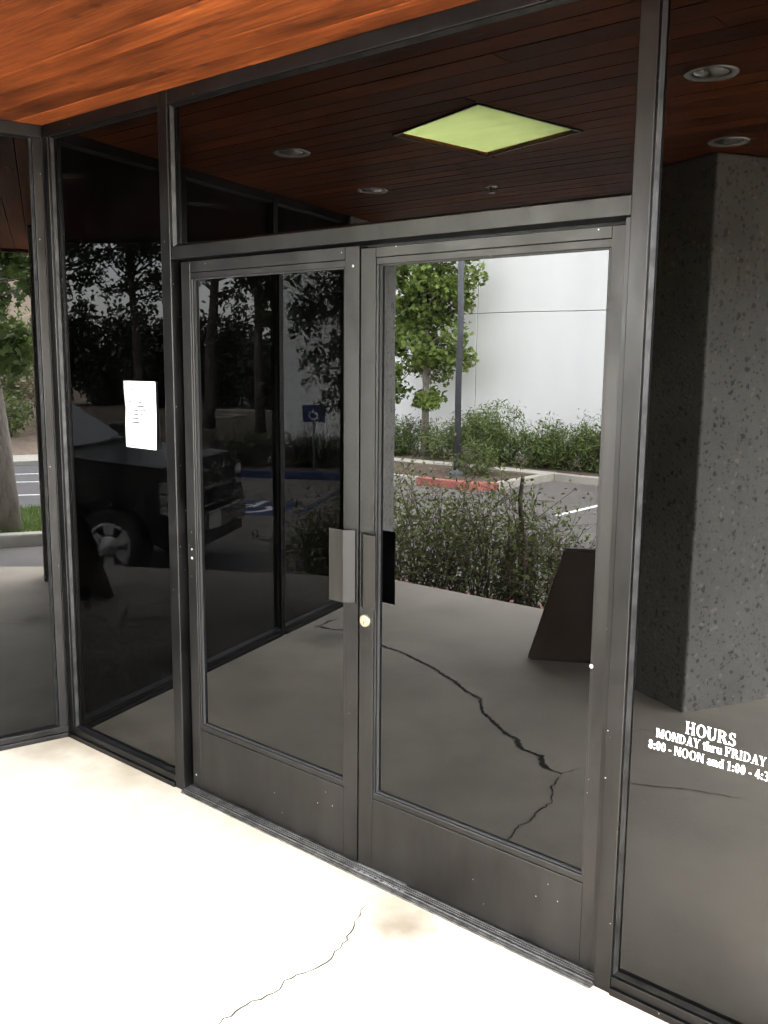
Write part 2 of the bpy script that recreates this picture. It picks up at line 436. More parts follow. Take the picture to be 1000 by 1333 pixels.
POSTM = mat('grey_post_paint', (.095, .10, .112), .5, var=(3, .2))
CORTEN = mat('brown_metal', (.075, .047, .030), .55, var=(4, .25), bump=(50, .1, .003))
TRUCKP = mat('truck_paint', (.014, .014, .015), .25, 0, 1.45)
TYRE = mat('tyre_rubber', (.018, .018, .018), .8)
RIM = mat('rim_alloy', (.55, .55, .55), .4, .25)
CHROME = mat('chrome', (.32, .32, .32), .2, 1)
LAMP = mat('headlamp_lens', (.5, .5, .5), .15, .3)
CARGL = mat('car_glass', (.035, .045, .045), .03, 0, 1.6)
PLASTIC = mat('black_plastic', (.02, .02, .02), .5)
PLATE = mat('plate_white', (.65, .65, .62), .5, var=(25, .2))
SIGNB = mat('sign_blue', (.012, .028, .09), .5)

# ---------------------------------------------------------------- ground and setting
LOT = -.60
# terrain far out, dropping to the street in the east, a hillside beyond it
gx = sorted(set([-400, -250, -160, -100, -70] + list(np.arange(-50, 60, 2.0)) + [70, 90, 120, 180, 280, 400]))
gy = sorted(set([-400, -250, -160, -110, -80] + list(np.arange(-60, 44, 2.0)) + [60, 90, 150, 250, 400]))
def ss(a, b, x):
    t = min(1, max(0, (x - a) / (b - a))); return t * t * (3 - 2 * t)
def terr(x, y):
    x0 = 8.8 + 3.6 * ss(-7, -11, y)
    z = -.78 - 1.25 * ss(x0, x0 + 3.0, x)
    z += (16 * ss(30.5, 75, x) + .8 * ss(30, 33, x)) * ss(-30, -12, y)
    if x > 31 and y > -14: z += .35 * math.sin(x * .7 + y * .5) + .25 * math.sin(y * 1.1)
    
    return z
tv = [(x, y, terr(x, y)) for y in gy for x in gx]
nx = len(gx)
tf_ = [(j * nx + i, j * nx + i + 1, (j + 1) * nx + i + 1, (j + 1) * nx + i) for j in range(len(gy) - 1) for i in range(nx - 1)]
tag(MB().add(tv, tf_).build('terrain', DIRT, smooth=True), kind='structure')

lot = tag(MB().prism([(-60, -58), (12.2, -58), (12.2, -9), (6.22, -9), (6.22, 30), (-60, 30)], LOT - .12, LOT).build('parking_lot', ASPH), kind='structure')
SLABPOLY = [(-2.95, .3), (-2.95, -3.43), (3.15, -3.43), (2.02, .05), (2.02, .3)]
slab = tag(MB().prism(SLABPOLY, LOT - .05, 0).build('entrance_slab', SLAB), kind='structure')
for k in range(2):               # steps down from the slab to the parking lot
    tag(MB().prism([(-1.15, -3.432), (3.15, -3.432), (3.15, -3.432 - .34 * (k + 1)), (-1.15, -3.432 - .34 * (k + 1))],
                   LOT - .05 - .01 * k, -.2 * (k + 1)).build('step', CURB, bevel=.012), kind='structure')
road = tag(MB().prism([(15.6, -90), (28.15, -90), (28.15, 90), (15.6, 90)], -2.2, -1.90).build('road', STREET), kind='structure')
for xl, wd in ((17.35, .22), (20.45, .13), (23.3, .13), (25.4, .13)):
    MB().sheet([(xl, -80), (xl + wd, -80), (xl + wd, 80), (xl, 80)], -1.895).build('lane_line', WHITEP, road)
tag(MB().prism([(28.15, -90), (30.3, -90), (30.3, 90), (28.15, 90)], -2.2, -1.75).build('pavement', CURB, bevel=.02), kind='structure')

# cracks in the slab (ribbons coloured as the shade inside), traced where they run
def crack(pts, w0, w1, seed, z=.0025):
    rnd = random.Random(seed)
    P = []
    for i in range(len(pts) - 1):
        a, b = Vector((*pts[i], 0)), Vector((*pts[i + 1], 0))
        k = max(2, int((b - a).length / .018))
        for j in range(k): P.append(a.lerp(b, j / k))
    P.append(Vector((*pts[-1], 0)))
    vs, fs = [], []
    n = len(P)
    for i, p in enumerate(P):
        d = (P[min(i + 1, n - 1)] - P[max(i - 1, 0)]).normalized(); e = Vector((-d.y, d.x, 0))
        env = min(1, i / 5, (n - 1 - i) / 4) if n > 10 else .8
        w = (w0 + (w1 - w0) * i / n) * (.35 + .9 * rnd.random()) * (.25 + .75 * env)
        p = p + e * rnd.uniform(-.006, .006)
        vs += [tuple(p + e * w * .5 + Vector((0, 0, z))), tuple(p - e * w * .5 + Vector((0, 0, z)))]
    for i in range(n - 1): fs.append((2 * i, 2 * i + 1, 2 * i + 3, 2 * i + 2))
    m = MB().add(vs, fs)
    m.build('crack', CRACK, slab)
crack([(-1.75, -2.0), (-1.61, -1.97), (-1.49, -1.96), (-1.29, -1.9), (-1.14, -1.85), (-1.03, -1.79), (-.91, -1.74), (-.77, -1.65), (-.66, -1.62), (-.53, -1.46), (-.46, -1.42), (-.38, -1.37), (-.31, -1.32), (-.21, -1.28), (-.13, -1.2), (-.02, -1.19), (.04, -1.11), (.1, -1.09), (.15, -1.08)], .016, .026, 1)
crack([(.15, -1.08), (.17, -1.0), (.19, -.93), (.235, -.86), (.257, -.808), (.262, -.69), (.284, -.604), (.264, -.568), (.282, -.492), (.295, -.409), (.276, -.376), (.271, -.33), (.243, -.275), (.203, -.184), (.172, -.112), (.16, -.06)], .0070, .0036, 2, .003)
crack([(.15, -1.08), (.17, -1.15), (.2, -1.23)], .006, .003, 4, .0035)
crack([(.06, -1.72), (.16, -1.74), (.18, -1.83), (.24, -1.84), (.33, -1.86)], .006, .004, 5)
crack([(.3, -1.22), (.4, -1.23), (.5, -1.27), (.57, -1.31), (.64, -1.35), (.74, -1.38), (.88, -1.42)], .006, .004, 6)
crack([(-2.23, -1.97), (-2.27, -2.13), (-2.29, -2.27)], .02, .02, 7)
crack([(-2.27, -2.01), (-2.11, -2.03), (-2.03, -2.08), (-1.95, -2.1)], .03, .015, 8, .003)

# ---------------------------------------------------------------- building shell, roof, soffit
shell = MB().prism([(1.74, .13), (1.74, 9), (-14, 9), (-14, -3.30), (-2.97, -3.30), (-1.98, .13)], LOT - .1, 2.76)
tag(shell.build('office_building', AGG), 'low office building of exposed aggregate concrete behind the dark window walls', 'building')

canopy = empty('entrance_canopy', (0, -1.8, ZC), 'flat entrance canopy with a soffit of orange stained wood boards', 'canopy')
CX0, CX1, CY0, CY1 = -3.1, 3.3, -3.65, .12
hx0, hx1, hy0, hy1 = -.82, .02, -1.68, -.74
for (a, b, c, d) in ((-14.2, hx0, CY0, 9.2), (hx1, CX1, CY0, 9.2), (hx0, hx1, CY0, hy0), (hx0, hx1, hy1, 9.2)):
    MB().box(a, b, c, d, 2.775, 3.12).build('roof_deck', ROOFM, canopy)
SKY = [(-.735, -1.005), (-.155, -.815), (-.062, -1.435), (-.66, -1.605)]      # the panel sits a little skew to the boards
SK = [Vector(p) for p in SKY]
def skx(y, side):
    xs = []
    for i in range(4):
        a, b = SK[i], SK[(i + 1) % 4]
        if min(a.y, b.y) - 1e-9 <= y <= max(a.y, b.y) + 1e-9 and abs(a.y - b.y) > 1e-6:
            xs.append(a.x + (b.x - a.x) * (y - a.y) / (b.y - a.y))
    if not xs:
        v = min(SK, key=lambda q: abs(q.y - y)); xs = [v.x]
    return (min(xs) if side < 0 else max(xs))
BW = .1215
rb = random.Random(5)
y = .02
symin, symax = min(p[1] for p in SKY), max(p[1] for p in SKY)
while y > CY0 + .03:
    y0, y1 = max(y - BW, CY0 + .012), y - .0026
    zb = ZC + rb.uniform(-.0007, .0007)
    def board(poly):
        MB().prism(poly, zb, 2.768).build('board', WOOD, canopy, bevel=.0032)
    if y0 < symax and y1 > symin:
        ys = sorted(set([y0, y1] + [p[1] for p in SKY if y0 < p[1] < y1]))
        board([(CX0, y1), (CX0, y0)] + [(skx(q, -1) - .006, q) for q in ys])
        board([(skx(q, 1) + .006, q) for q in ys][::-1] + [(CX1 - .03, y0), (CX1 - .03, y1)][:2])
    else:
        sp = rb.uniform(-1.5, 2.2)
        board([(CX0, y0), (sp, y0), (sp, y1), (CX0, y1)])
        board([(sp + .0015, y0), (CX1 - .03, y0), (CX1 - .03, y1), (sp + .0015, y1)])
    y -= BW
MB().box(CX0, CX1, CY0 - .05, CY0 + .008, ZC - .03, 3.16).build('fascia', FASCIA, canopy, bevel=.004)
MB().box(CX1 - .026, CX1 + .03, CY0 + .010, 9.2, ZC - .03, 3.16).build('fascia', FASCIA, canopy, bevel=.004)

skl = empty('skylight', (-.39, -1.21, ZC), 'square yellow-green translucent skylight set in the wood soffit', 'skylight')
MB().prism(SKY, ZC + .012, ZC + .018).build('acrylic_panel', ACRYL, skl)
cen = sum(SK, Vector((0, 0))) / 4
for i in range(4):
    a, b = SK[i], SK[(i + 1) % 4]
    ia, ib = a.lerp(cen, -.035), b.lerp(cen, -.035)
    MB().prism([tuple(a), tuple(b), tuple(ib), tuple(ia)], ZC - .008, ZC - .001).build('trim', BRONZE, skl)
well = MB()
for (a, b, c, d) in ((hx0, hx0 + .01, hy0, hy1), (hx1 - .01, hx1, hy0, hy1), (hx0 + .011, hx1 - .011, hy0, hy0 + .01), (hx0 + .011, hx1 - .011, hy1 - .01, hy1)):
    well.box(a, b, c, d, 2.772, 3.2)
well.build('light_well', WALLW, skl)

def downlight(x, y, label):
    o = empty('downlight', (x, y, ZC), label, 'downlight', 'recessed downlights in the soffit')
    MB().lathe([(.066, -.001), (.088, -.006), (.090, -.004), (.090, .002)], (x, y, ZC), n=36).build('trim_ring', STEEL, o, smooth=True)
    MB().lathe([(.066, -.0012), (.060, -.0005), (.058, -.0003)], (x, y, ZC), n=36).build('gap_ring', CANIN, o)
    MB().lathe([(.058, -.0006), (.050, -.004), (.030, -.010), (.012, -.013), (.001, -.0135)], (x, y, ZC), n=36).build('reflector', CAN, o, smooth=True)
downlight(-1.36, -.985, 'round recessed downlight in the soffit nearest the left window corner')
downlight(-1.73, -1.99, 'round recessed downlight left of the sprinkler, in the outer row')
downlight(.69, -.985, 'larger-looking round recessed downlight reflected high in the right pane')
downlight(.35, -2.03, 'round recessed downlight reflected just above the concrete column')
spk = empty('sprinkler_head', (-1.11, -2.31, ZC), 'small round sprinkler head in the soffit beyond the skylight', 'sprinkler')
MB().lathe([(.036, .001), (.036, -.004), (.022, -.007)], (-1.11, -2.31, ZC)).build('escutcheon', STEEL, spk, smooth=True)
MB().lathe([(.022, -.006), (.010, -.008), (.008, -.034), (.020, -.036), (.020, -.038), (.001, -.039)], (-1.11, -2.31, ZC)).build('deflector', ALU, spk)

# ---------------------------------------------------------------- front window wall with the doors
XA0, XA1, XB0, XB1, XE = -.9947, -.938, .940, .9907, 1.445
ZH0, ZH1 = 2.131, 2.181
GY = .030
sf = empty('front_window_wall', (-.2, .05, 0), 'dark bronze storefront framing with black reflective glass around the double doors', 'window wall')
D = .11
MB().box(XA0, XA1, 0, D, 0.0, ZC - .001).build('mullion', BRONZE, sf, bevel=.0025)
MB().box(XB0, XB1, 0, D, 0.0, ZC - .001).build('mullion', BRONZE, sf, bevel=.0025)
MB().box(XC + .003, XC + .040, 0.002, D, .053, ZC - .052).build('corner_jamb', BRONZE, sf, bevel=.002)
MB().box(XE, XE + .043, 0, D, 0, ZC - .001).build('jamb', BRONZE, sf, bevel=.0025)
MB().box(XA1 + .0008, XB0 - .0008, 0.002, D, ZH0, ZH1).build('transom_bar', BRONZE, sf, bevel=.002)
for a, b in ((XC + .002, XA0 - .0008), (XA1 + .0008, XB0 - .0008), (XB1 + .0008, XE - .0008)):
    MB().box(a, b, .002, D, ZC - .050, ZC - .001).build('head_rail', BRONZE, sf, bevel=.002)
for a, b in ((XC + .002, XA0 - .0008), (XB1 + .0008, XE - .0008)):
    MB().box(a, b, -.007, D, 0, .022).build('sill_channel', BRONZE, sf, bevel=.0015)
    MB().box(a, b, .002, D, .0225, .052).build('sill_rail', BRONZE, sf, bevel=.002)
def bead_frame(x0, x1, z0, z1, yf, yg, w, parent, mt=BEAD, tf=None):
    """glazing beads: a thin sloped strip along each side of a pane, front yf to glass yg"""
    for (p, q, r, s) in (((x0, z0), (x1, z0), (x1 - w, z0 + w), (x0 + w, z0 + w)), ((x1, z0), (x1, z1), (x1 - w, z1 - w), (x1 - w, z0 + w)),
                         ((x1, z1), (x0, z1), (x0 + w, z1 - w), (x1 - w, z1 - w)), ((x0, z1), (x0, z0), (x0 + w, z0 + w), (x0 + w, z1 - w))):
        m = MB(tf)
        m.hexa([(p[0], yg, p[1]), (q[0], yg, q[1]), (r[0], yg, r[1]), (s[0], yg, s[1]),
                (p[0], yf, p[1]), (q[0], yf, q[1]), (r[0], yg - .004, r[1]), (s[0], yg - .004, s[1])])
        m.build('glazing_bead', mt, parent)
def pane(x0, x1, z0, z1, yg, parent, tf=None, off=.0):
    m = MB(tf); m.box(x0, x1, yg, yg + .006, z0, z1)
    return m.build('glass_pane', GLASS, parent)
for (a, b, c, d) in ((XC + .041, XA0, .052, ZC - .050), (XA1, XB0, ZH1, ZC - .050), (XB1, XE, .052, ZC - .050)):
    pane(a, b, c, d, GY, sf)
    bead_frame(a, b, c, d, .014, GY - .0005, .009, sf)
MB().box(.9155, XB0 - .0005, .024, .076, .02, ZH0 - .001).build('door_jamb', BRONZE, sf, bevel=.001)
# door stops behind the leaves
MB().box(XA1 + .001, XA1 + .018, .080, .108, 0.02, ZH0 - .001).build('door_stop', RUBBER, sf)
MB().box(XB0 - .018, XB0 - .001, .080, .108, 0.02, ZH0 - .001).build('door_stop', RUBBER, sf)
MB().box(XA1 + .019, XB0 - .019, .080, .108, ZH0 - .045, ZH0 - .001).build('door_stop', RUBBER, sf)

thr = empty('door_threshold', (0, .03, 0), 'ridged dark metal threshold under the double doors, worn bright near the middle', 'threshold')
MB().box(XA1 + .002, XB0 - .002, -.012, .105, 0, .008).build('base_plate', SILL, thr)
for i, (a, b, h) in enumerate(((-.020, -.008, .006), (-.004, .004, .014), (.008, .013, .016), (.017, .022, .017), (.026, .10, .018))):
    MB().box(XA1 + .003, XB0 - .003, a, b, .0 if i == 0 else .0082, h).build('ridge', SILL, thr, bevel=.001)
rt = random.Random(3)
for i in range(9):
    x = .012 + i * .026
    MB().box(x, x + rt.uniform(.012, .022), -.0032 + rt.uniform(0, .002), .0042, .0141, .0148 + .0006 * (i % 2)).build('worn_spot', ALU, thr)
MB().box(.006, .22, .0262, .036, .0181, .0186).build('worn_spot', ALU, thr)

def leaf(x0, x1, gx0, gx1, ztop, hinge, label):
    """one aluminium door leaf: stiles, rails, glass, pull plate"""
    o = empty('door', ((x0 + x1) / 2, .05, .02), label, 'door', 'leaves of the glass double door')
    Y0, Y1 = .030, .074
    zb, zr, zt = .020, .278, 2.083
    MB().box(x0, gx0, Y0, Y1, zb, ztop).build('stile', DOORBRONZE, o, bevel=.002)
    MB().box(gx1, x1, Y0, Y1, zb, ztop).build('stile', DOORBRONZE, o, bevel=.002)
    MB().box(gx0 + .0006, gx1 - .0006, Y0 + .0006, Y1, zb + .002, zr).build('bottom_rail', DOORBRONZE, o, bevel=.0015)
    MB().box(gx0 + .0006, gx1 - .0006, Y0 + .0006, Y1, zt, ztop).build('top_rail', DOORBRONZE, o, bevel=.0015)
    a, b, c, d = gx0 + .0005, gx1 - .0005, zr + .0005, zt - .0005
    w = .022
    for (p, q, r, s) in (((a, b, c, c + w)), ((a, b, d - w, d))):
        MB().box(a, b, Y0 + .0035, .052, r, s).build('glazing_stop', DOORBRONZE, o, bevel=.002)
    ws = .008
    MB().box(a, a + ws, Y0 + .0035, .052, c + w, d - w).build('glazing_stop', DOORBRONZE, o, bevel=.002)
    MB().box(b - ws, b, Y0 + .0035, .052, c + w, d - w).build('glazing_stop', DOORBRONZE, o, bevel=.002)
    a2, b2, c2, d2 = a + ws, b - ws, c + w, d - w
    g = .004
    gk = MB()
    gk.box(a2, b2, .042, .056, c2, c2 + g); gk.box(a2, b2, .042, .056, d2 - g, d2); gk.box(a2, a2 + g, .042, .056, c2 + g, d2 - g); gk.box(b2 - g, b2, .042, .056, c2 + g, d2 - g)
    gk.build('gasket', RUBBER, o)
    pane(a2 + g, b2 - g, c2 + g, d2 - g, .050, o)
    # pivots / screws
    return o
dl = leaf(-.9145, -.0035, -.862, -.066, 2.124, -1, 'left leaf of the dark bronze glass double door, beside the sidelight with the paper notice')
dr = leaf(.0035, .9145, .066, .875, 2.114, 1, 'right leaf of the dark bronze glass double door, with the brass key cylinder')
def screw(x, z, y, r, o, m=ALU):
    MB().lathe([(r, .0005), (r, -.0012), (r * .5, -.002), (.0002, -.002)], (x, y, z), 'y', 12).build('screw', m, o)
screw(-.030, 2.062, .030, .0045, dl); screw(.872, .93, .030, .006, dr); screw(-.888, 1.02, .030, .004, dl); screw(-.888, .985, .030, .006, dl); screw(-.893, .075, .030, .004, dl)

def pull(xo, xk, xi, zb, zt, o, fm):
    """bent pull plate: a flat face standing 30 mm off the stile, a flange folded back to it"""
    yf, yb, th = -.002, .0292, .004
    def strip(p, q, nm, par, mm):
        (xa, ya), (xb, yb_) = p, q
        m = MB()
        m.hexa([(xa, ya, zb), (xb, yb_, zb), (xb, yb_ + th, zb), (xa, ya + th, zb), (xa, ya, zt), (xb, yb_, zt), (xb, yb_ + th, zt), (xa, ya + th, zt)])
        return m.build(nm, mm, par, bevel=.0008)
    h = strip((min(xo, xk), yf), (max(xo, xk), yf), 'pull_handle', o, PULL)
    k = ((xk, yf), (xi, yb - th)) if xi > xk else ((xi, yb - th), (xk, yf))
    strip(*k, 'return_flange', h, fm)
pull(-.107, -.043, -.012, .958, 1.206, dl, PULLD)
pull(.100, .048, .014, .956, 1.203, dr, PULL)
cyl = MB().lathe([(.021, .0008), (.021, -.006), (.0185, -.009), (.0165, -.0095), (.0002, -.0095)], (.032, .030, .903), 'y', 28).build('key_cylinder', BRASS, dr, smooth=False)
MB().box(.0305, .0335, .0203, .0208, .893, .903).build('keyway', CRACK, cyl)

# paper notice taped on the sidelight
pv, pf = [], []
for j in range(13):
    for i in range(7):
        u, v = i / 6, j / 12
        x = -1.300 + .215 * u + .006 * math.sin(v * 2.6) * (1 - u) - .004 * v * v
        z = 1.400 + .272 * v
        yb = .0255 - .004 * abs(math.sin(v * 5.2)) * (1 - u) - .006 * (1 - v) ** 2 * u - .001
        pv.append((x, yb, z))
for j in range(12):
    for i in range(6):
        a = j * 7 + i; pf.append((a, a + 1, a + 8, a + 7))
pn = MB().add(pv, pf).build('paper_notice', PAPER, origin=(-1.17, .025, 1.4), smooth=True)
sm = pn.modifiers.new('thickness', 'SOLIDIFY'); sm.thickness = .0004
tag(pn, 'white printed paper notice taped to the glass left of the doors', 'notice')

# ---------------------------------------------------------------- opening hours in white vinyl
T, t_, SH, SE = .185, .08, .065, .07
class G:
    def __init__(s, adv): s.q = []; s.adv = adv
    def r(s, x0, y0, x1, y1): s.q.append([(x0, y0), (x1, y0), (x1, y1), (x0, y1)]); return s
    def d(s, xa, ya, xb, yb, w): s.q.append([(xa, ya), (xa + w, ya), (xb + w, yb), (xb, yb)]); return s
    def stem(s, x, h=1, w=T, bot=True, top=True, y0=0):
        s.r(x, y0, x + w, h)
        if bot: s.r(x - SE, 0, x + w + SE, SH)
        if top: s.r(x - SE, h - SH, x + w + SE, h)
        return s
    def arc(s, cx, cy, rx, ry, a0, a1, tx=T, ty=t_, n=18):
        k = max(4, int(n * abs(a1 - a0) / 360))
        for i in range(k):
            p, q = math.radians(a0 + (a1 - a0) * i / k), math.radians(a0 + (a1 - a0) * (i + 1) / k)
            s.q.append([(cx + (rx - tx) * math.cos(p), cy + (ry - ty) * math.sin(p)), (cx + rx * math.cos(p), cy + ry * math.sin(p)),
                        (cx + rx * math.cos(q), cy + ry * math.sin(q)), (cx + (rx - tx) * math.cos(q), cy + (ry - ty) * math.sin(q))])
        return s
def glyph(c):
    X = .68
    if c == 'H': return G(.92).stem(.10).stem(.60).r(.31, .46, .6, .55)
    if c == 'O': return G(.92).arc(.46, .5, .41, .52, 0, 360, n=26)
    if c == 'U':
        g = G(.88).stem(.10, bot=False, y0=.3).stem(.66, w=.09, bot=False, y0=.3)
        return g.arc(.425, .31, .325, .33, 180, 360, .21, .1)
    if c == 'R': return G(.90).stem(.10).arc(.36, .745, .36, .255, -90, 90, .2, .08).r(.3, .49, .37, .57).r(.3, .92, .37, 1).d(.60, 0, .34, .5, .26).r(.6, 0, .92, SH)
    if c == 'S': return G(.68).arc(.34, .735, .27, .28, 25, 250, .16, .085).arc(.34, .275, .29, .29, -155, 75, .17, .085).d(.40, .42, .12, .62, .19).r(.52, .70, .58, 1).r(.06, 0, .12, .3)
    if c == 'M': return G(1.10).stem(.10, w=.08).stem(.80).d(.46, 0, .12, 1, .24).d(.50, 0, .78, 1, .08)
    if c == 'N': return G(.88).stem(.10, w=.085).stem(.70, w=.085, bot=False).d(.58, 0, .10, 1, .23)
    if c == 'D': return G(.90).stem(.10).arc(.36, .5, .46, .5, -90, 90, .22, .085).r(.3, 0, .37, .085).r(.3, .915, .37, 1)
    if c == 'A': return G(.88).d(.12, 0, .40, 1, .08).d(.56, 0, .34, 1, .22).r(.2, .28, .62, .36).r(.0, 0, .28, SH).r(.48, 0, .88, SH)
    if c == 'Y': return G(.86).stem(.32, h=.5, top=False).d(.32, .45, .06, 1, .22).d(.44, .45, .68, 1, .085).r(0, 1 - SH, .36, 1).r(.58, 1 - SH, .86, 1)
    if c == 'F': return G(.78).stem(.10).r(.3, .91, .70, 1).r(.64, .70, .70, 1).r(.3, .46, .54, .55).r(.49, .36, .54, .65)
    if c == 'I': return G(.46).stem(.125)
    if c == 't': return G(.42).r(.12, .1, .30, .86).r(.02, X - .09, .40, X).arc(.27, .13, .15, .14, 180, 330, .12, .1)
    if c == 'h': return G(.68).stem(.07, w=.18).stem(.44, h=.45, w=.18, top=False).arc(.41, .44, .21, .24, 0, 140, .18, .11)
    if c == 'r': return G(.54).stem(.07, h=X, w=.18).arc(.38, .5, .15, .18, 20, 160, .14, .13)
    if c == 'u': return G(.68).stem(.07, h=X, w=.18, bot=False, y0=.2).stem(.44, h=X, w=.18, top=False).arc(.26, .22, .19, .23, 180, 320, .18, .11)
    if c == 'n': return G(.68).stem(.07, h=X, w=.18).stem(.44, h=.45, w=.18, top=False).arc(.41, .44, .21, .24, 0, 140, .18, .11)
    if c == 'a': return G(.60).stem(.33, h=.48, w=.18, top=False).arc(.29, .47, .22, .22, 10, 165, .18, .1).arc(.26, .2, .22, .21, 0, 360, .17, .08)
    if c == 'd': return G(.68).stem(.42, w=.18, bot=False).r(.42, 0, .68, SH).arc(.32, .34, .27, .35, 0, 360, .18, .08)
    if c == '8': return G(.62).arc(.31, .75, .23, .26, 0, 360, .15, .08).arc(.31, .26, .27, .27, 0, 360, .17, .08)
    if c == '0': return G(.62).arc(.31, .5, .26, .51, 0, 360, .17, .07)
    if c == '1': return G(.56).stem(.19, w=.2, top=False).d(.04, .84, .19, 1, .12)
    if c == '4': return G(.62).r(.31, 0, .49, 1).r(.03, .22, .60, .34).d(.03, .30, .31, 1, .12)
    if c == '3': return G(.60).arc(.26, .75, .25, .26, -80, 150, .16, .08).arc(.26, .27, .28, .28, -150, 80, .17, .08).r(.2, .47, .3, .55)
    if c == ':': return G(.34).arc(.17, .11, .11, .11, 0, 360, .1, .1, 10).arc(.17, .56, .11, .11, 0, 360, .1, .1, 10)
    if c == '-': return G(.38).r(.05, .26, .33, .40)
    return G(.30)
hours = empty('hours_lettering', (1.2175, GY, .745), 'white serif HOURS lettering on the right glass pane', 'lettering')
def textline(s, x0, x1, zbase, h):
    gs = [glyph(c) for c in s]
    tot = sum(g.adv for g in gs); k = (x1 - x0) / tot
    x = x0; m = MB(); i = 0
    for g in gs:
        for q in g.q:
            yy = GY - .0008 - .00002 * (i % 23); i += 1
            P = [(x + a * k, yy, zbase + b * h) for a, b in q]
            m.add(P, [(0, 1, 2, 3)])
        x += g.adv * k
    m.build('text_line', WHITEVINYL, hours)
textline('HOURS', 1.150, 1.284, .8105, .0335)
textline('MONDAY thru FRIDAY', 1.071, 1.361, .7795, .0245)
textline('8:00 - NOON and 1:00 - 4:30', 1.051, 1.384, .7435, .0245)

# ---------------------------------------------------------------- side window wall
sw = empty('side_window_wall', w2(1.35, 0, 0), 'dark bronze window wall running forward from the left corner at a wide angle', 'window wall')
TE = 2.66
ms = [.895, 1.79]
MB(w2).box(.003, .040, .002, .11, .053, ZC - .052).build('corner_jamb', BRONZE, sw, bevel=.002)
for tm in ms: MB(w2).box(tm - .025, tm + .025, 0, .11, 0, ZC - .001).build('mullion', BRONZE, sw, bevel=.0025)
MB(w2).box(TE, TE + .05, 0, .11, 0, ZC - .001).build('jamb', BRONZE, sw, bevel=.0025)
edges = [(.002, .895 - .0258), (.895 + .0258, 1.79 - .0258), (1.79 + .0258, TE - .0008)]
for a, b in edges:
    MB(w2).box(a, b, .002, .11, ZC - .050, ZC - .001).build('head_rail', BRONZE, sw, bevel=.002)
    MB(w2).box(a, b, -.007, .11, 0, .022).build('sill_channel', BRONZE, sw, bevel=.0015)
    MB(w2).box(a, b, .002, .11, .0225, .052).build('sill_rail', BRONZE, sw, bevel=.002)
    a2 = a + .039 if a < .01 else a
    MB(w2).box(a2, b, GY, GY + .006, .052, ZC - .050).build('glass_pane', GLASS, sw)
    bead_frame(a2, b, .052, ZC - .050, .014, GY - .0005, .009, sw, tf=lambda x, y, z: w2(x, y, z))
MB().tube([(XC + .0015, -.0015, 0.0), (XC + .0015, -.0015, ZC - .003)], .0028, 6).build('corner_cover', BEAD, sw)

# ---------------------------------------------------------------- concrete piers and column
tag(MB(w2).box(TE + .052, 3.40, -.03, .5, -.02, ZC - .002).build('pier', AGG, origin=w2(3.1, .2, 0), bevel=.012),
    'exposed aggregate concrete pier ending the side window wall, reflected at the door edge', 'pier')
tag(MB().box(XE + .045, 1.745, -.095, .4, -.02, ZC - .002).build('pier', AGG, origin=(1.6, .1, 0), bevel=.012),
    'exposed aggregate concrete pier at the right end of the front window wall', 'pier')
c0 = Vector((.24, -2.18)); d1 = Vector((-.902, -.432)); d2 = Vector((.432, -.902))
colp = [c0, c0 + d1 * .5, c0 + d1 * .5 + d2 * .95, c0 + d2 * .95]
tag(MB().prism([tuple(p) for p in colp], -.01, ZC - .004).build('column', AGG, origin=(.24, -2.5, 0), bevel=.012),
    'square exposed aggregate concrete column reflected in the right pane', 'column')
# brown tapered upright
e1 = Vector((.865, -.5)); e2 = Vector((-.5, -.865)); b0 = Vector((-.82, -2.35))
bw, bd, ins = .72, .06, .19
base = [b0, b0 + e1 * bw, b0 + e1 * bw + e2 * bd, b0 + e2 * bd]
top = [b0 + Vector((.22, .0)), b0 + e1 * (bw - .12) + Vector((.05, .086)), b0 + e1 * (bw - .12) + Vector((.05, .086)) + e2 * .045, b0 + Vector((.22, .0)) + e2 * .045]
pl = empty('tapered_stand', (-.5, -2.6, 0), 'dark brown tapered metal stand beside the concrete column, reflected in the right door', 'stand')
MB().hexa([(p.x, p.y, .012) for p in base] + [(p.x, p.y, .70) for p in top]).build('body', CORTEN, pl, bevel=.006)
MB().prism([tuple(b0 + e1 * .02 + e2 * .01), tuple(b0 + e1 * (bw - .02) + e2 * .01), tuple(b0 + e1 * (bw - .02) + e2 * (bd - .01)), tuple(b0 + e1 * .02 + e2 * (bd - .01))], 0, .0125).build('foot', PLASTIC, pl)
MB().prism([tuple(p) for p in top], .7005, .712).build('cap', CORTEN, pl, bevel=.003)

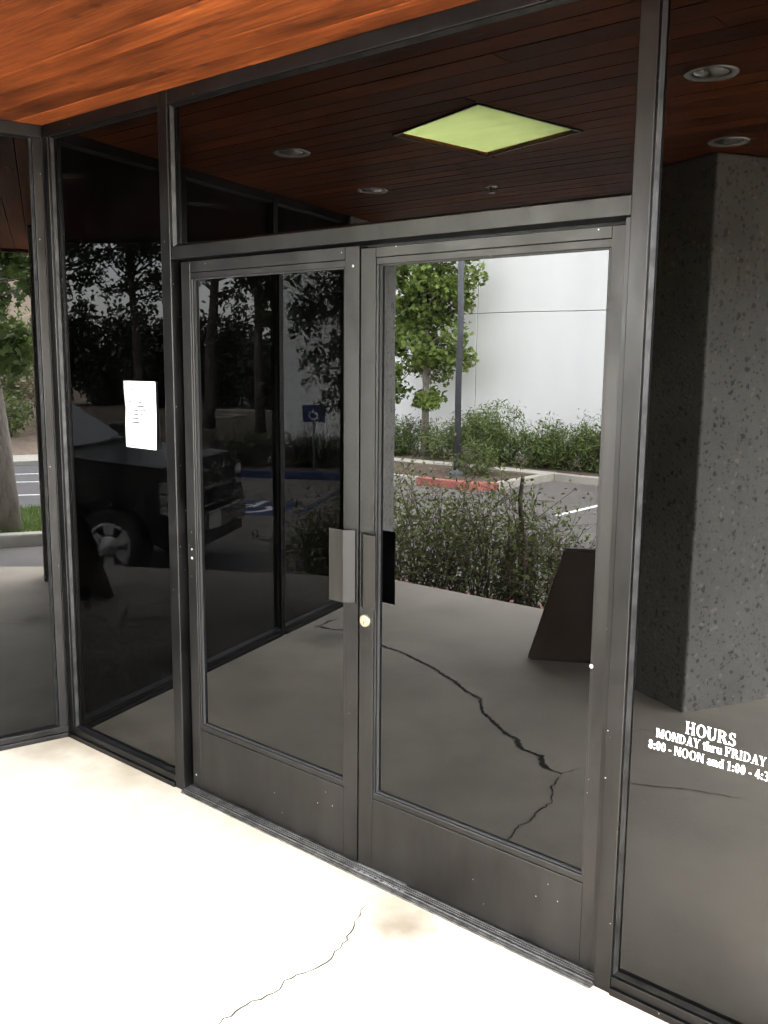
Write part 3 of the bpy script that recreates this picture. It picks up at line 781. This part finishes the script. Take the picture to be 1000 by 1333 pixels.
# ---------------------------------------------------------------- foliage generators
def star(n=5):
    P = []
    for k in range(2 * n - 1):
        a = math.radians(-125 + 250 * k / (2 * n - 2)); r = 1.0 if k % 2 == 0 else .42
        if k % 2 == 0: r *= (1.0 - .25 * abs(k / (2 * n - 2) - .5) * 2)
        P.append((r * math.sin(a) * .62, r * math.cos(a) * .62 + .3, 0))
    return [(0, -.12, 0)] + P
SHAPES = {'star': star(), 'lance': [(0, 0, 0), (.09, .45, .03), (0, 1, -.05), (-.09, .45, .03)],
          'oval': [(0, 0, 0), (.25, .45, .05), (0, 1, -.06), (-.25, .45, .05)],
          'frond': [(0, 0, 0), (.14, .5, .0), (0, 1.1, -.15), (-.14, .5, .0)],
          'blade': [(-.06, 0, 0), (.06, 0, 0), (.01, 1, 0)]}
def leaves(rng, pos, size, shape, up=.3, droop=0.0):
    """many leaf faces: one mesh's worth of verts and faces"""
    S = np.array(SHAPES[shape]); n, k = len(pos), len(S)
    nrm = rng.normal(size=(n, 3)); nrm[:, 2] = np.abs(nrm[:, 2]) + up
    nrm /= np.linalg.norm(nrm, axis=1)[:, None]
    a = rng.normal(size=(n, 3)); a[:, 2] -= droop
    a -= (a * nrm).sum(1)[:, None] * nrm; a /= np.linalg.norm(a, axis=1)[:, None]
    b = np.cross(nrm, a)
    s = size * rng.uniform(.6, 1.25, n)
    V = pos[:, None, :] + s[:, None, None] * (S[None, :, 0:1] * b[:, None, :] + S[None, :, 1:2] * a[:, None, :] + S[None, :, 2:3] * nrm[:, None, :])
    return V.reshape(-1, 3), n, k
def leafmesh(name, V, n, k, m, parent):
    off = np.array(OFF[parent.name])
    me = bpy.data.meshes.new(name)
    me.vertices.add(n * k); me.vertices.foreach_set('co', (V - off).astype(np.float32).ravel())
    me.loops.add(n * k); me.loops.foreach_set('vertex_index', np.arange(n * k, dtype=np.int32))
    me.polygons.add(n); me.polygons.foreach_set('loop_start', np.arange(0, n * k, k, dtype=np.int32))
    me.materials.append(m); me.update(calc_edges=True); me.validate()
    o = bpy.data.objects.new(name, me); COL.objects.link(o); o.parent = parent; OFF[o.name] = Vector(off)
    return o
def ball(rng, n, c, r):
    d = rng.normal(size=(n, 3)); d /= np.linalg.norm(d, axis=1)[:, None]
    return np.array(c) + d * (rng.uniform(0, 1, n) ** .45)[:, None] * np.array(r)
def tree(name, base, label, h, tr, crown, nclump, nleaf, lsize, shape, lm, bm, seed, clump=.55, lean=(0, 0), droop=.4, group=None, cat='tree'):
    """crown: list of (center, radii); clumps are spread through them, each fed by a limb"""
    rng = np.random.default_rng(seed)
    o = empty(name, base, label, cat, group)
    b = Vector(base)
    topz = max(c[2] for c, r in crown)
    tp = [b, b + Vector((lean[0] * .2, lean[1] * .2, h * .25)), b + Vector((lean[0] * .55, lean[1] * .55, h * .55)), b + Vector((lean[0], lean[1], h))]
    mb = MB(); mb.tube([b - Vector((0, 0, .1))] + tp[1:], [tr * 1.25, tr, tr * .8, tr * .4], 10)
    cl = []
    wts = np.array([r[0] * r[1] * r[2] for c, r in crown]); wts = wts / wts.sum()
    for i in range(nclump):
        c, r = crown[rng.choice(len(crown), p=wts)]
        cl.append(ball(rng, 1, c, r)[0])
    for p in cl:
        pv = Vector(p); f = min(.95, max(.35, (pv.z - b.z - h * .1) / (h * 1.2)))
        s = tp[1].lerp(tp[3], f) if f > .25 else tp[1]
        mid = s.lerp(pv, .5) + Vector(rng.normal(size=3) * .12) + Vector((0, 0, .1))
        mb.tube([s, mid, pv], [tr * .28, tr * .16, tr * .05], 5, cap=False)
    mb.build('trunk', bm, o, smooth=True)
    per = nleaf // nclump
    pos = np.concatenate([ball(rng, per, p, (clump * rng.uniform(.6, 1.25),) * 2 + (clump * .7,)) for p in cl])
    V, n, k = leaves(rng, pos, lsize, shape, .35, droop)
    leafmesh('crown', V, n, k, lm, o)
    return o
def shrub(name, base, label, r, h, nstem, nleaf, lsize, shape, lm, seed, group=None, cat='shrub', twig=.008, low=.1, bmat=None, spread=1.0):
    rng = np.random.default_rng(seed)
    o = empty(name, base, label, cat, group)
    b = Vector(base); mb = MB(); tips = []
    for i in range(nstem):
        a = rng.uniform(0, 6.283); q = rng.uniform(.15, 1) ** .6
        tip = b + Vector((math.cos(a) * r[0] * q, math.sin(a) * r[1] * q, h * rng.uniform(.55, 1.05) * (1 - .35 * q * q)))
        st = b + Vector((math.cos(a) * r[0] * .3 * q * spread, math.sin(a) * r[1] * .3 * q * spread, 0))
        mid = st.lerp(tip, .5) + Vector((math.cos(a) * .06, math.sin(a) * .06, -.02)) + Vector(rng.normal(size=3) * (.05 if twig > .01 else .13))
        mb.tube([st, mid, tip], [twig, twig * .75, twig * .35], 4, cap=False)
        for f in np.linspace(low, 1, 7):
            p = st.lerp(mid, f * 2) if f < .5 else mid.lerp(tip, f * 2 - 1)
            tips.append(np.array(p))
            if f > .3:
                e = p + Vector(rng.normal(size=3) * (.14 if twig > .01 else .2))
                mb.tube([p, e], [twig * .45, twig * .2], 3, cap=False); tips.append(np.array(e))
    mb.build('stems', bmat or TWIG, o)
    tips = np.array(tips)
    idx = rng.integers(0, len(tips), nleaf)
    pos = tips[idx] + rng.normal(size=(nleaf, 3)) * np.array([.085, .085, .07]) * (h / 1.2) ** .5
    V, n, k = leaves(rng, pos, lsize, shape, .2, -.2)
    leafmesh('foliage', V, n, k, lm, o)
    return o

# ---------------------------------------------------------------- planting beside the slab, red kerb
bed = tag(MB().add([(-6.5, -3.44, -.06), (-1.16, -3.44, -.06), (-1.16, -4.86, -.47), (-6.5, -4.86, -.47), (-6.5, -3.44, -.7), (-1.16, -3.44, -.7), (-1.16, -4.86, -.7), (-6.5, -4.86, -.7)],
                   [(0, 3, 2, 1), (0, 1, 5, 4), (1, 2, 6, 5), (2, 3, 7, 6), (3, 0, 4, 7)]).build('planting_bed', SOIL), kind='structure')
kr = tag(MB().box(-6.5, -1.0, -5.02, -4.87, LOT - .05, LOT + .15).build('kerb', CURBRED, bevel=.02), kind='structure')
for i, (x, y, rx, ry, h, sd_) in enumerate(((-3.2, -4.35, .78, .5, 1.10, 11), (-2.58, -4.4, .54, .5, 1.06, 12), (-1.98, -4.45, .44, .42, .74, 13), (-4.4, -4.4, .8, .5, 1.05, 14))):
    shrub('bush', (x, y, -.33), ['dense twiggy green bush beside the concrete pier, reflected in the right door', 'middle twiggy bush with a bare stub rising from it, behind the slab edge',
          'smallest twiggy bush nearest the brown tapered stand', 'twiggy bush farthest left along the slab edge, behind the concrete pier'][i],
          (rx, ry), h * 1.09, 56, (3900, 3300, 2300, 3900)[i], .048, 'oval', LEAF_BUSH, sd_, 'bushes along the slab edge', 'bush', twig=.0075, spread=1.6)
MB().tube([(-2.2, -4.42, -.3), (-2.19, -4.43, .3), (-2.215, -4.42, .62), (-2.2, -4.43, .80)], [.03, .024, .02, .016], 7).build('bare_stub', BARKD, bpy.data.objects['bush.001'])

# ---------------------------------------------------------------- parking lot, island, kerbs, markings
isl = tag(MB().prism([(-24, -11.93), (-8.05, -11.93), (-7.72, -12.2), (-7.75, -13.9), (-24, -13.9)], LOT - .02, -.47).build('planting_island', SOIL), kind='structure')
tag(MB().prism([(-9.2, -11.78), (-8.0, -11.78), (-7.57, -12.15), (-7.72, -12.2), (-8.05, -11.93), (-9.2, -11.93)], LOT - .05, LOT + .15).build('kerb', CURBRED, bevel=.015), kind='structure')
tag(MB().prism([(-24, -11.78), (-9.205, -11.78), (-9.205, -11.93), (-24, -11.93)], LOT - .05, LOT + .15).build('kerb', CURB, bevel=.015), kind='structure')
tag(MB().prism([(-7.57, -12.155), (-7.6, -13.9), (-7.75, -13.9), (-7.722, -12.205)], LOT - .05, LOT + .15).build('kerb', CURB, bevel=.015), kind='structure')
tag(MB().prism([(-24, -13.905), (-7.6, -13.905), (-7.6, -14.35), (-24, -14.35)], LOT - .05, LOT + .155).build('kerb', CURB, bevel=.015), kind='structure')
tag(MB().prism([(-7.595, -14.18), (-.9, -14.18), (-.9, -14.35), (-7.595, -14.35)], LOT - .05, LOT + .15).build('kerb', CURB, bevel=.015), kind='structure')
tag(MB().prism([(-.895, -14.15), (3.2, -14.15), (3.2, -14.35), (-.895, -14.35)], LOT - .05, LOT + .15).build('kerb', BLUEP, bevel=.015), kind='structure')
tag(MB().prism([(-24, -14.355), (4.2, -14.355), (4.2, -16.42), (-24, -16.42)], LOT - .02, -.46).build('planting_strip', SOIL), kind='structure')
MB().sheet([(-5.42, -10.45), (-5.31, -10.45), (-5.31, -14.1), (-5.42, -14.1)], LOT + .004).build('parking_line', WHITEP, lot)
for x in (-2.7, -.15, 2.45):
    MB().sheet([(x, -10.0), (x + .1, -10.0), (x + .1, -14.05), (x, -14.05)], LOT + .004).build('parking_line', WHITEP if x < -1 else BLUEP, lot)
# painted accessibility symbol
MB().sheet([(.15, -9.75), (1.55, -9.75), (1.55, -11.15), (.15, -11.15)], LOT + .004).build('painted_square', BLUEP, lot)
sym = MB()
def tosym(a, b): return (.85 + a * .62, -10.45 - b * .62, LOT + .008)
for i in range(20):
    p, q = math.radians(130 + 250 * i / 20), math.radians(130 + 250 * (i + 1) / 20)
    sym.add([tosym(.62 * math.cos(p) - .1, .62 * math.sin(p) - .3), tosym(.62 * math.cos(q) - .1, .62 * math.sin(q) - .3), tosym(.46 * math.cos(q) - .1, .46 * math.sin(q) - .3), tosym(.46 * math.cos(p) - .1, .46 * math.sin(p) - .3)], [(0, 1, 2, 3)])
for q in (((-.2, .75), (0, .75), (.05, -.15), (-.15, -.15)), ((-.1, .02), (.5, .02), (.5, -.14), (-.1, -.14)), ((.42, -.14), (.58, -.1), (.8, -.7), (.64, -.76)), ((-.1, .4), (.4, .4), (.4, .27), (-.1, .27))):
    sym.add([tosym(*p)[:2] + (LOT + .0085,) for p in q], [(0, 1, 2, 3)])
sym.add([tosym(.14 * math.cos(a) - .1, .14 * math.sin(a) + .93) for a in np.linspace(0, 6.283, 13)[:-1]], [tuple(range(12))])
sym.build('accessible_symbol', WHITEP, lot)

# lamp post on the island
lp = empty('lamp_post', (-8.9, -12.65, -.47), 'tall plain dark grey lamp post on the planting island', 'lamp post')
MB().tube([(-8.9, -12.65, -.40), (-8.86, -12.65, 7.2)], [.068, .050], 14).build('pole', POSTM, lp, smooth=True)
MB().lathe([(.17, -.02), (.17, .04), (.12, .07), (.085, .10)], (-8.9, -12.65, -.46), n=20).build('base_flange', POSTM, lp)
MB().box(-9.05, -8.65, -12.2, -12.95 + .1, 7.15, 7.3).build('lamp_head', POSTM, lp, bevel=.03)

# white tilt-up building
wb = empty('white_building', (-10, -18, LOT), 'large plain white concrete panel building across the parking lot', 'building')
MB().box(-31, 2.18, -34, -16.62, LOT - .1, 7.7).build('core', JOINT, wb)
xs = [2.2, -4.5, -11.2, -17.9, -24.6, -31.3]
for a, b in zip(xs[:-1], xs[1:]):
    for z0, z1 in ((LOT - .05, 2.858), (2.872, 7.8)):
        MB().box(b + .012, a - .012, -16.63, -16.5, z0, z1).build('wall_panel', WALLW, wb, bevel=.008)
for a, b in ((-16.66, -23), (-23.02, -34)):
    for z0, z1 in ((LOT - .05, 2.858), (2.872, 7.8)):
        MB().box(2.185, 2.29, b, a, z0, z1).build('wall_panel', WALLW, wb, bevel=.008)
# blue accessible parking sign on a post before the white wall
sg = empty('parking_sign', (.86, -14.6, -.46), 'small blue accessible parking sign on a post before the white wall', 'sign')
MB().tube([(.86, -14.62, -.47), (.86, -14.62, .95)], .022, 8).build('post', POSTM, sg)
MB().box(.62, 1.10, -14.60, -14.585, .52, .86).build('sign_plate', SIGNB, sg, bevel=.004)
sgm = MB()
for q in (((-.03, .09), (.0, .09), (.0, -.03), (-.03, -.03)), ((-.03, .0), (.08, .0), (.08, -.03), (-.03, -.03)), ((.06, -.03), (.09, -.03), (.12, -.12), (.09, -.13))):
    sgm.add([(.86 - a, -14.5835, .70 + b) for a, b in q], [(0, 1, 2, 3)])
for i in range(16):
    p, q = math.radians(130 + 250 * i / 16), math.radians(130 + 250 * (i + 1) / 16)
    sgm.add([(.86 - .1 * math.cos(p), -14.583, .66 + .1 * math.sin(p)), (.86 - .1 * math.cos(q), -14.583, .66 + .1 * math.sin(q)), (.86 - .075 * math.cos(q), -14.583, .66 + .075 * math.sin(q)), (.86 - .075 * math.cos(p), -14.583, .66 + .075 * math.sin(p))], [(0, 1, 2, 3)])
sgm.build('wheelchair_symbol', PLATE, sg)

# hedge of oleanders in front of the white wall
ole = [(-9.55, -14.95, .85, .55, 1.28, 'largest oleander shrub, to the right of the lamp post'), (-8.25, -15.1, .6, .5, .98, 'open oleander shrub right of the largest one, before the white wall'),
       (-7.3, -15.2, .7, .5, 1.02, 'oleander shrub farthest right in the right door'), (-11.0, -15.0, .7, .5, 1.0, 'sparse oleander shrub beside the young tree trunk'),
       (-12.4, -15.0, .75, .5, 1.05, 'oleander shrub left of the young tree'), (-5.8, -15.2, .8, .5, 1.0, 'oleander shrub just right of the view in the right door'),
       (-.6, -15.1, .9, .55, .85, 'oleander shrub left of the blue parking sign'), (1.0, -15.2, .9, .5, .75, 'low dark shrub behind the blue parking sign'), (2.7, -15.1, .95, .6, .85, 'low dark shrub at the white building corner')]
for i, (x, y, rx, ry, h, lb) in enumerate(ole):
    shrub('oleander', (x, y, -.47), lb, (rx, ry), h, 40 if i != 3 else 22, [8500, 4600, 5200, 2600, 4200, 3000, 3500, 3500, 3500][i], .125, 'lance', LEAF_OLE if i < 7 else LEAF_DARK, 30 + i, 'shrubs along the white wall', twig=.011, low=.3 if i in (1, 3) else .12)
shrub('oleander', (-8.75, -12.95, -.47), 'small round shrub on the planting island beside the lamp post', (.42, .4), .62, 26, 1500, .11, 'lance', LEAF_OLE, 51, 'shrubs along the white wall')

# young maple-like tree before the white wall
tree('young_tree', (-11.7, -15.2, -.47), 'young bright green star-leaved tree left of the lamp post before the white wall', 4.3, .085,
     [((-11.75, -15.2, 2.0), (1.15, .8, 1.2)), ((-11.6, -15.2, 3.6), (1.3, .9, 1.3)), ((-11.7, -15.2, 5.0), (.9, .8, .9)), ((-11.9, -15.1, 1.0), (.9, .6, .45))],
     120, 10500, .132, 'star', LEAF_MAPLE, BARK, 61, clump=.36, droop=.8)
# dark tree whose boughs hang before the end of the white wall
tree('shade_tree', (-1.6, -15.0, -.47), 'dark tree with boughs hanging before the end of the white wall', 4.5, .13,
     [((-.6, -15.0, 3.4), (2.0, 1.0, 1.2)), ((.5, -14.9, 2.3), (1.2, .7, .9)), ((.0, -14.9, 1.3), (.9, .6, .5)), ((-1.4, -15, 4.8), (2.0, 1.2, 1.3))],
     120, 11000, .17, 'oval', LEAF_DARK, BARKD, 62, clump=.5, droop=1.2)

# ---------------------------------------------------------------- tall trees across the lot with sky between them
tall = [((13.6, -27, -.75), 8.5, .17, [((13.3, -27, 5.6), (2.5, 1.6, 2.2)), ((12.8, -27, 8.2), (3.2, 2.0, 1.9))], 'spreading dark tree farthest right across the lot'),
        ((10.5, -27.5, -.75), 8.0, .15, [((10.6, -27.5, 5.4), (1.5, 1.5, 2.0)), ((10.3, -27.5, 7.8), (2.3, 2.0, 1.7))], 'dark tree with an open crown in the middle of the row across the lot'),
        ((7.5, -26, -.75), 7.5, .19, [((7.5, -26, 5.9), (1.9, 1.5, 1.7)), ((6.3, -26, 4.0), (.8, 1.0, .9)), ((7.6, -26, 8.0), (2.4, 2.0, 1.6)), ((8.2, -26, 3.7), (.5, .6, .8))], 'forked dark tree just beyond the end of the white building'),
        ((5.2, -24.5, -.75), 7.0, .15, [((5.0, -24.5, 5.4), (1.3, 1.3, 2.0)), ((4.7, -24.5, 3.0), (.8, .8, .9))], 'slim dark tree against the side of the white building'),
        ((17.4, -29, -.75), 9, .2, [((17.2, -29, 6.2), (3.0, 2.0, 2.6)), ((17.5, -29, 9), (3.0, 2.4, 2.0))], 'dark tree standing behind the parked pickup, farthest of the row')]
for i, (b, h, tr, cr, lb) in enumerate(tall):
    tree('evergreen_tree', b, lb, h, tr, cr, 120, (9000, 6500, 7000, 5500, 7000)[i], .21, 'oval', LEAF_DARK, BARKD, 70 + i, clump=.5, droop=.6, group='dark trees across the lot', lean=((-.3, 0), (.4, 0), (-.5, 0), (.1, 0), (0, 0))[i])
for i in range(8):
    x = 3.2 + i * 2.9
    shrub('screen_hedge', (x, -38.5 - (i % 2) * .7, -.75), 'tall dark hedge shrub, %s from the white building along the far side of the lot' % ['first', 'second', 'third', 'fourth', 'fifth', 'sixth', 'seventh', 'eighth'][i],
          (2.1, 1.3), 3.9 if x < 10.5 else 5.6, 60, 5200, .36, 'oval', LEAF_DARK, 90 + i, 'hedge on the far side of the lot', 'hedge', twig=.03, low=.03)
tag(MB().prism([(3.4, -21.5), (21, -21.5), (21, -41), (3.4, -41)], LOT - .1, LOT + .06).build('planting_bed', SOIL), kind='structure')
# round planting ring with a pale kerb in the far lot
ring = MB()
ring.lathe([(1.15, 0), (1.15, .16), (1.0, .16), (1.0, .02)], (9.3, -31.4, LOT), n=40)
tag(ring.build('kerb', CURB), kind='structure')
tag(MB().prism([(2.6, -35.8), (12, -35.8), (12, -36.0), (2.6, -36.0)], LOT - .05, LOT + .15).build('kerb', CURB, bevel=.015), kind='structure')

# ---------------------------------------------------------------- lawn strip, street tree, hillside
tag(MB().prism([(6.25, -8.6), (6.45, -8.6), (6.45, 25), (6.25, 25)], LOT - .05, LOT + .15).build('kerb', CURB, bevel=.025), kind='structure')
tag(MB().prism([(6.455, -8.6), (8.7, -8.6), (8.7, 25), (6.455, 25)], LOT - .1, LOT + .13).build('lawn', LAWNG), kind='structure')
rng = np.random.default_rng(7)
NB = 16000
gp = np.stack([rng.uniform(6.47, 8.68, NB), rng.uniform(-3.2, 2.2, NB), np.full(NB, LOT + .128)], 1)
S = np.array(SHAPES['blade']); ang = rng.uniform(0, 6.283, NB); hh = rng.uniform(.04, .085, NB); ln = rng.normal(size=(NB, 2)) * .3
V = np.zeros((NB, 3, 3))
for k in range(3):
    V[:, k, 0] = gp[:, 0] + np.cos(ang) * S[k, 0] * .09 + ln[:, 0] * hh * S[k, 1]
    V[:, k, 1] = gp[:, 1] + np.sin(ang) * S[k, 0] * .09 + ln[:, 1] * hh * S[k, 1]
    V[:, k, 2] = gp[:, 2] + hh * S[k, 1]
me = bpy.data.meshes.new('grass'); me.vertices.add(NB * 3); me.vertices.foreach_set('co', V.astype(np.float32).ravel())
me.loops.add(NB * 3); me.loops.foreach_set('vertex_index', np.arange(NB * 3, dtype=np.int32)); me.polygons.add(NB); me.polygons.foreach_set('loop_start', np.arange(0, NB * 3, 3, dtype=np.int32))
me.materials.append(GRASS); me.update(calc_edges=True); me.validate()
go = bpy.data.objects.new('grass', me); COL.objects.link(go); tag(go, 'short green lawn grass beside the street', 'grass', kind='stuff')

tree('street_tree', (6.72, -.52, LOT + .12), 'pale-trunked young street tree on the lawn, reflected in the side window', 4.6, .125,
     [((6.7, -.75, 2.9), (1.1, 1.0, 1.2)), ((6.8, -.5, 4.3), (1.4, 1.3, 1.4)), ((6.6, -.35, 1.45), (.55, .45, .5))],
     60, 4800, .15, 'star', LEAF_STREET, BARK, 80, clump=.36, lean=(.25, -.35), droop=.8)
hl = [(33.5, -2.0, 1.6, 1.5, 2.3), (35, .6, 2.2, 1.6, 2.8), (34.2, -4.4, 1.8, 1.4, 2.0), (38, -1.2, 2.6, 2, 3.2), (40, -5, 2.6, 2, 3), (33.8, 3.6, 1.7, 1.4, 2.1), (43, -1.5, 3, 2.2, 3.4), (37.5, 4.5, 2.4, 2, 3)]
for i, (x, y, rx, ry, h) in enumerate(hl):
    shrub('hillside_shrub', (x, y, terr(x, y) - .05), ['dry brush nearest the far pavement of the street', 'broad dry brush left of the street tree trunk on the slope', 'low dry brush down the street slope', 'dry brush in the middle of the slope behind the street tree',
          'dry brush far along the slope', 'small dry brush near the pavement, up the street', 'tallest dry brush high on the slope', 'dry brush high on the slope, up the street'][i],
          (rx, ry), h, 36, 2200, .22, 'oval', LEAF_DRY if i % 3 else LEAF_OLE, 110 + i, 'brush on the hillside across the street', twig=.02)

# ---------------------------------------------------------------- dark pickup parked before the entrance
TX, TY = .57, -6.10             # front axle; the truck faces -x, its near side at y = -5.1
truck = empty('pickup_truck', (TX + 1.8, TY, LOT), 'dark pickup truck parked side-on, reflected in the glass left of the doors', 'truck')
def tk(x, y, z):
    if x > .5: x = .5 + (x - .5) * .55
    return (TX - x, TY + y, LOT + z)           # x forward of the front axle
def arch(cx, r, n=12): return [(cx + r * math.cos(math.radians(a)), .40 + r * math.sin(math.radians(a))) for a in np.linspace(175, 5, n)][::-1]
WB, RW = 3.65, .40
lower = [(.93, .42), (1.0, .62), (.97, 1.02), (.90, 1.17), (.72, 1.25), (-.45, 1.35), (-1.05, 1.37), (-3.0, 1.36), (-3.03, 1.40), (-5.05, 1.40), (-5.08, .62), (-5.0, .52)]
fa = [(x, z) for x, z in arch(0, .50)]
ra = [(x - WB, z) for x, z in arch(0, .50)]
prof = lower + [(-WB - .52, .46)] + ra[::-1] + [(-WB + .52, .40)] + [(-.52, .40)] + fa[::-1] + [(.52, .44)]
MB(tk).sweep(prof, (-.99, .99)).build('body', TRUCKP, truck, bevel=.03)
cab = MB(tk)
def ring_(z, x0, x1, w): return [(x0, -w, z), (x1, -w, z), (x1, w, z), (x0, w, z)]
a, b = ring_(1.36, -3.0, -.62, .93), ring_(1.90, -2.85, -1.42, .76)
cab.hexa(a + b)
cab.build('cab', TRUCKP, truck, bevel=.05)
def lerp3(p, q, t): return tuple(p[i] + (q[i] - p[i]) * t for i in range(3))
def glassquad(p, name, shrink, off):
    c = tuple(sum(v[i] for v in p) / 4 for i in range(3))
    q = [tuple(v[i] + (c[i] - v[i]) * shrink + off[i] for i in range(3)) for v in p]
    q2 = [tuple(v[i] - off[i] * 1.5 for i in range(3)) for v in q]
    return MB(tk).hexa(q + q2).build(name, CARGL, truck)
glassquad([a[1], a[2], b[2], b[1]], 'windshield', .10, (.012, 0, .008))
for s, (i0, i1) in ((-1, (0, 1)), (1, (3, 2))):
    A, B, C_, D_ = a[i0], a[i1], b[i1], b[i0]
    m0, m1 = lerp3(A, B, .48), lerp3(D_, C_, .42)
    glassquad([m0, B, C_, m1], 'side_window', .13, (0, s * .02, .008))
    glassquad([A, m0, m1, D_], 'side_window', .13, (0, s * .02, .008))
    for x0, x1 in ((-1.78, -.72), (-2.86, -1.80)):
        d_ = MB(tk).box(x0, x1, s * .985 if s < 0 else .985, s * 1.0 if s < 0 else 1.0, .50, 1.33)
        dd = d_.build('door', TRUCKP, truck, bevel=.012)
        MB(tk).box(x0 + .05, x0 + .25, min(s * 1.0, s * 1.03), max(s * 1.0, s * 1.03), 1.08, 1.12).build('handle', CHROME, dd, bevel=.008)
    MB(tk).box(-.95, -.70, min(s * 1.02, s * 1.24), max(s * 1.02, s * 1.24), 1.32, 1.56).build('mirror', PLASTIC, truck, bevel=.03)
    # headlamps: three stacked lenses wrapping the fender
    for z0, z1 in ((.99, 1.10), (.87, .97), (.76, .85)):
        MB(tk).hexa([tk_ for tk_ in [(.68, s * .70, z0), (1.005, s * .70, z0), (.985, s * .985, z0), (.68, s * 1.004, z0), (.68, s * .70, z1), (.985, s * .70, z1), (.955, s * .985, z1), (.68, s * 1.004, z1)]]).build('headlight', LAMP, truck, bevel=.01)
    for cx in (0, -WB):
        w = MB(tk).lathe([(.25, -.13), (.37, -.13), (.40, -.10), (.40, .10), (.37, .13), (.25, .13)], (cx, s * .84, RW), 'y', 32).build('wheel', TYRE, truck, smooth=True)
        MB(tk).lathe([(.255, s * .10), (.255, s * .13), (.225, s * .135), (.215, s * .12)], (cx, s * .84, RW), 'y', 32).build('rim', RIM, w)
        MB(tk).lathe([(.22, s * .07), (.001, s * .07)], (cx, s * .84, RW), 'y', 24).build('brake_disc', PLASTIC, w)
        sp = MB(tk)
        for k in range(6):
            g0 = 2 * math.pi * k / 6 + .5
            for g in (g0 - .16, g0 + .16):
                ca, sa = math.cos(g), math.sin(g)
                P = []
                for yy in (s * .105, s * .128):
                    for (r0, hw) in ((.09, -.024), (.22, -.030), (.22, .030), (.09, .024)):
                        P.append((cx + r0 * ca - hw * sa, s * .84 + yy, RW + r0 * sa + hw * ca))
                sp.hexa(P)
        sp.build('spokes', RIM, w)
        MB(tk).lathe([(.11, s * .10), (.11, s * .13), (.06, s * .15), (.055, s * .175), (.001, s * .178)], (cx, s * .84, RW), 'y', 20).build('hub_cap', RIM, w, smooth=True)
MB(tk).box(.86, .975, -.98, .98, .30, .43).build('air_dam', PLASTIC, truck, bevel=.02)
MB(tk).hexa([(.92, -1.0, .46), (1.10, -.90, .46), (1.10, .90, .46), (.92, 1.0, .46), (.90, -1.0, .72), (1.12, -.90, .70), (1.12, .90, .70), (.90, 1.0, .72)]).build('front_bumper', CHROME, truck, bevel=.03)
MB(tk).box(1.121, 1.128, -.02, .33, .50, .66).build('licence_plate', PLATE, truck, bevel=.004)
MB(tk).box(.97, 1.012, -.64, .64, .77, 1.12).build('grille', PLASTIC, truck, bevel=.01)
su_ = MB(tk)
loop = []
for cx_, cz_, a0 in ((.58, 1.07, 0), (-.58, 1.07, 90), (-.58, .82, 180), (.58, .82, 270)):
    for k in range(5):
        aa = math.radians(a0 + 22.5 * k); loop.append((1.02, cx_ + .07 * math.cos(aa), cz_ + .07 * math.sin(aa)))
su_.tube(loop + [loop[0]], .022, 6, cap=False)
su_.build('grille_surround', CHROME, truck, smooth=True)
MB(tk).box(1.013, 1.028, -.62, .62, .92, .97).build('grille_bar', CHROME, truck, bevel=.005)
MB(tk).box(-4.95, -3.12, -.80, .80, 1.385, 1.404).build('bed_floor', PLASTIC, truck)
MB(tk).box(-5.25, -5.07, -.95, .95, .50, .68).build('rear_bumper', CHROME, truck, bevel=.02)
for s in (-1, 1):
    MB(tk).box(-5.085, -5.06, min(s * .80, s * .97), max(s * .80, s * .97), .95, 1.30).build('tail_light', CURBRED, truck, bevel=.01)
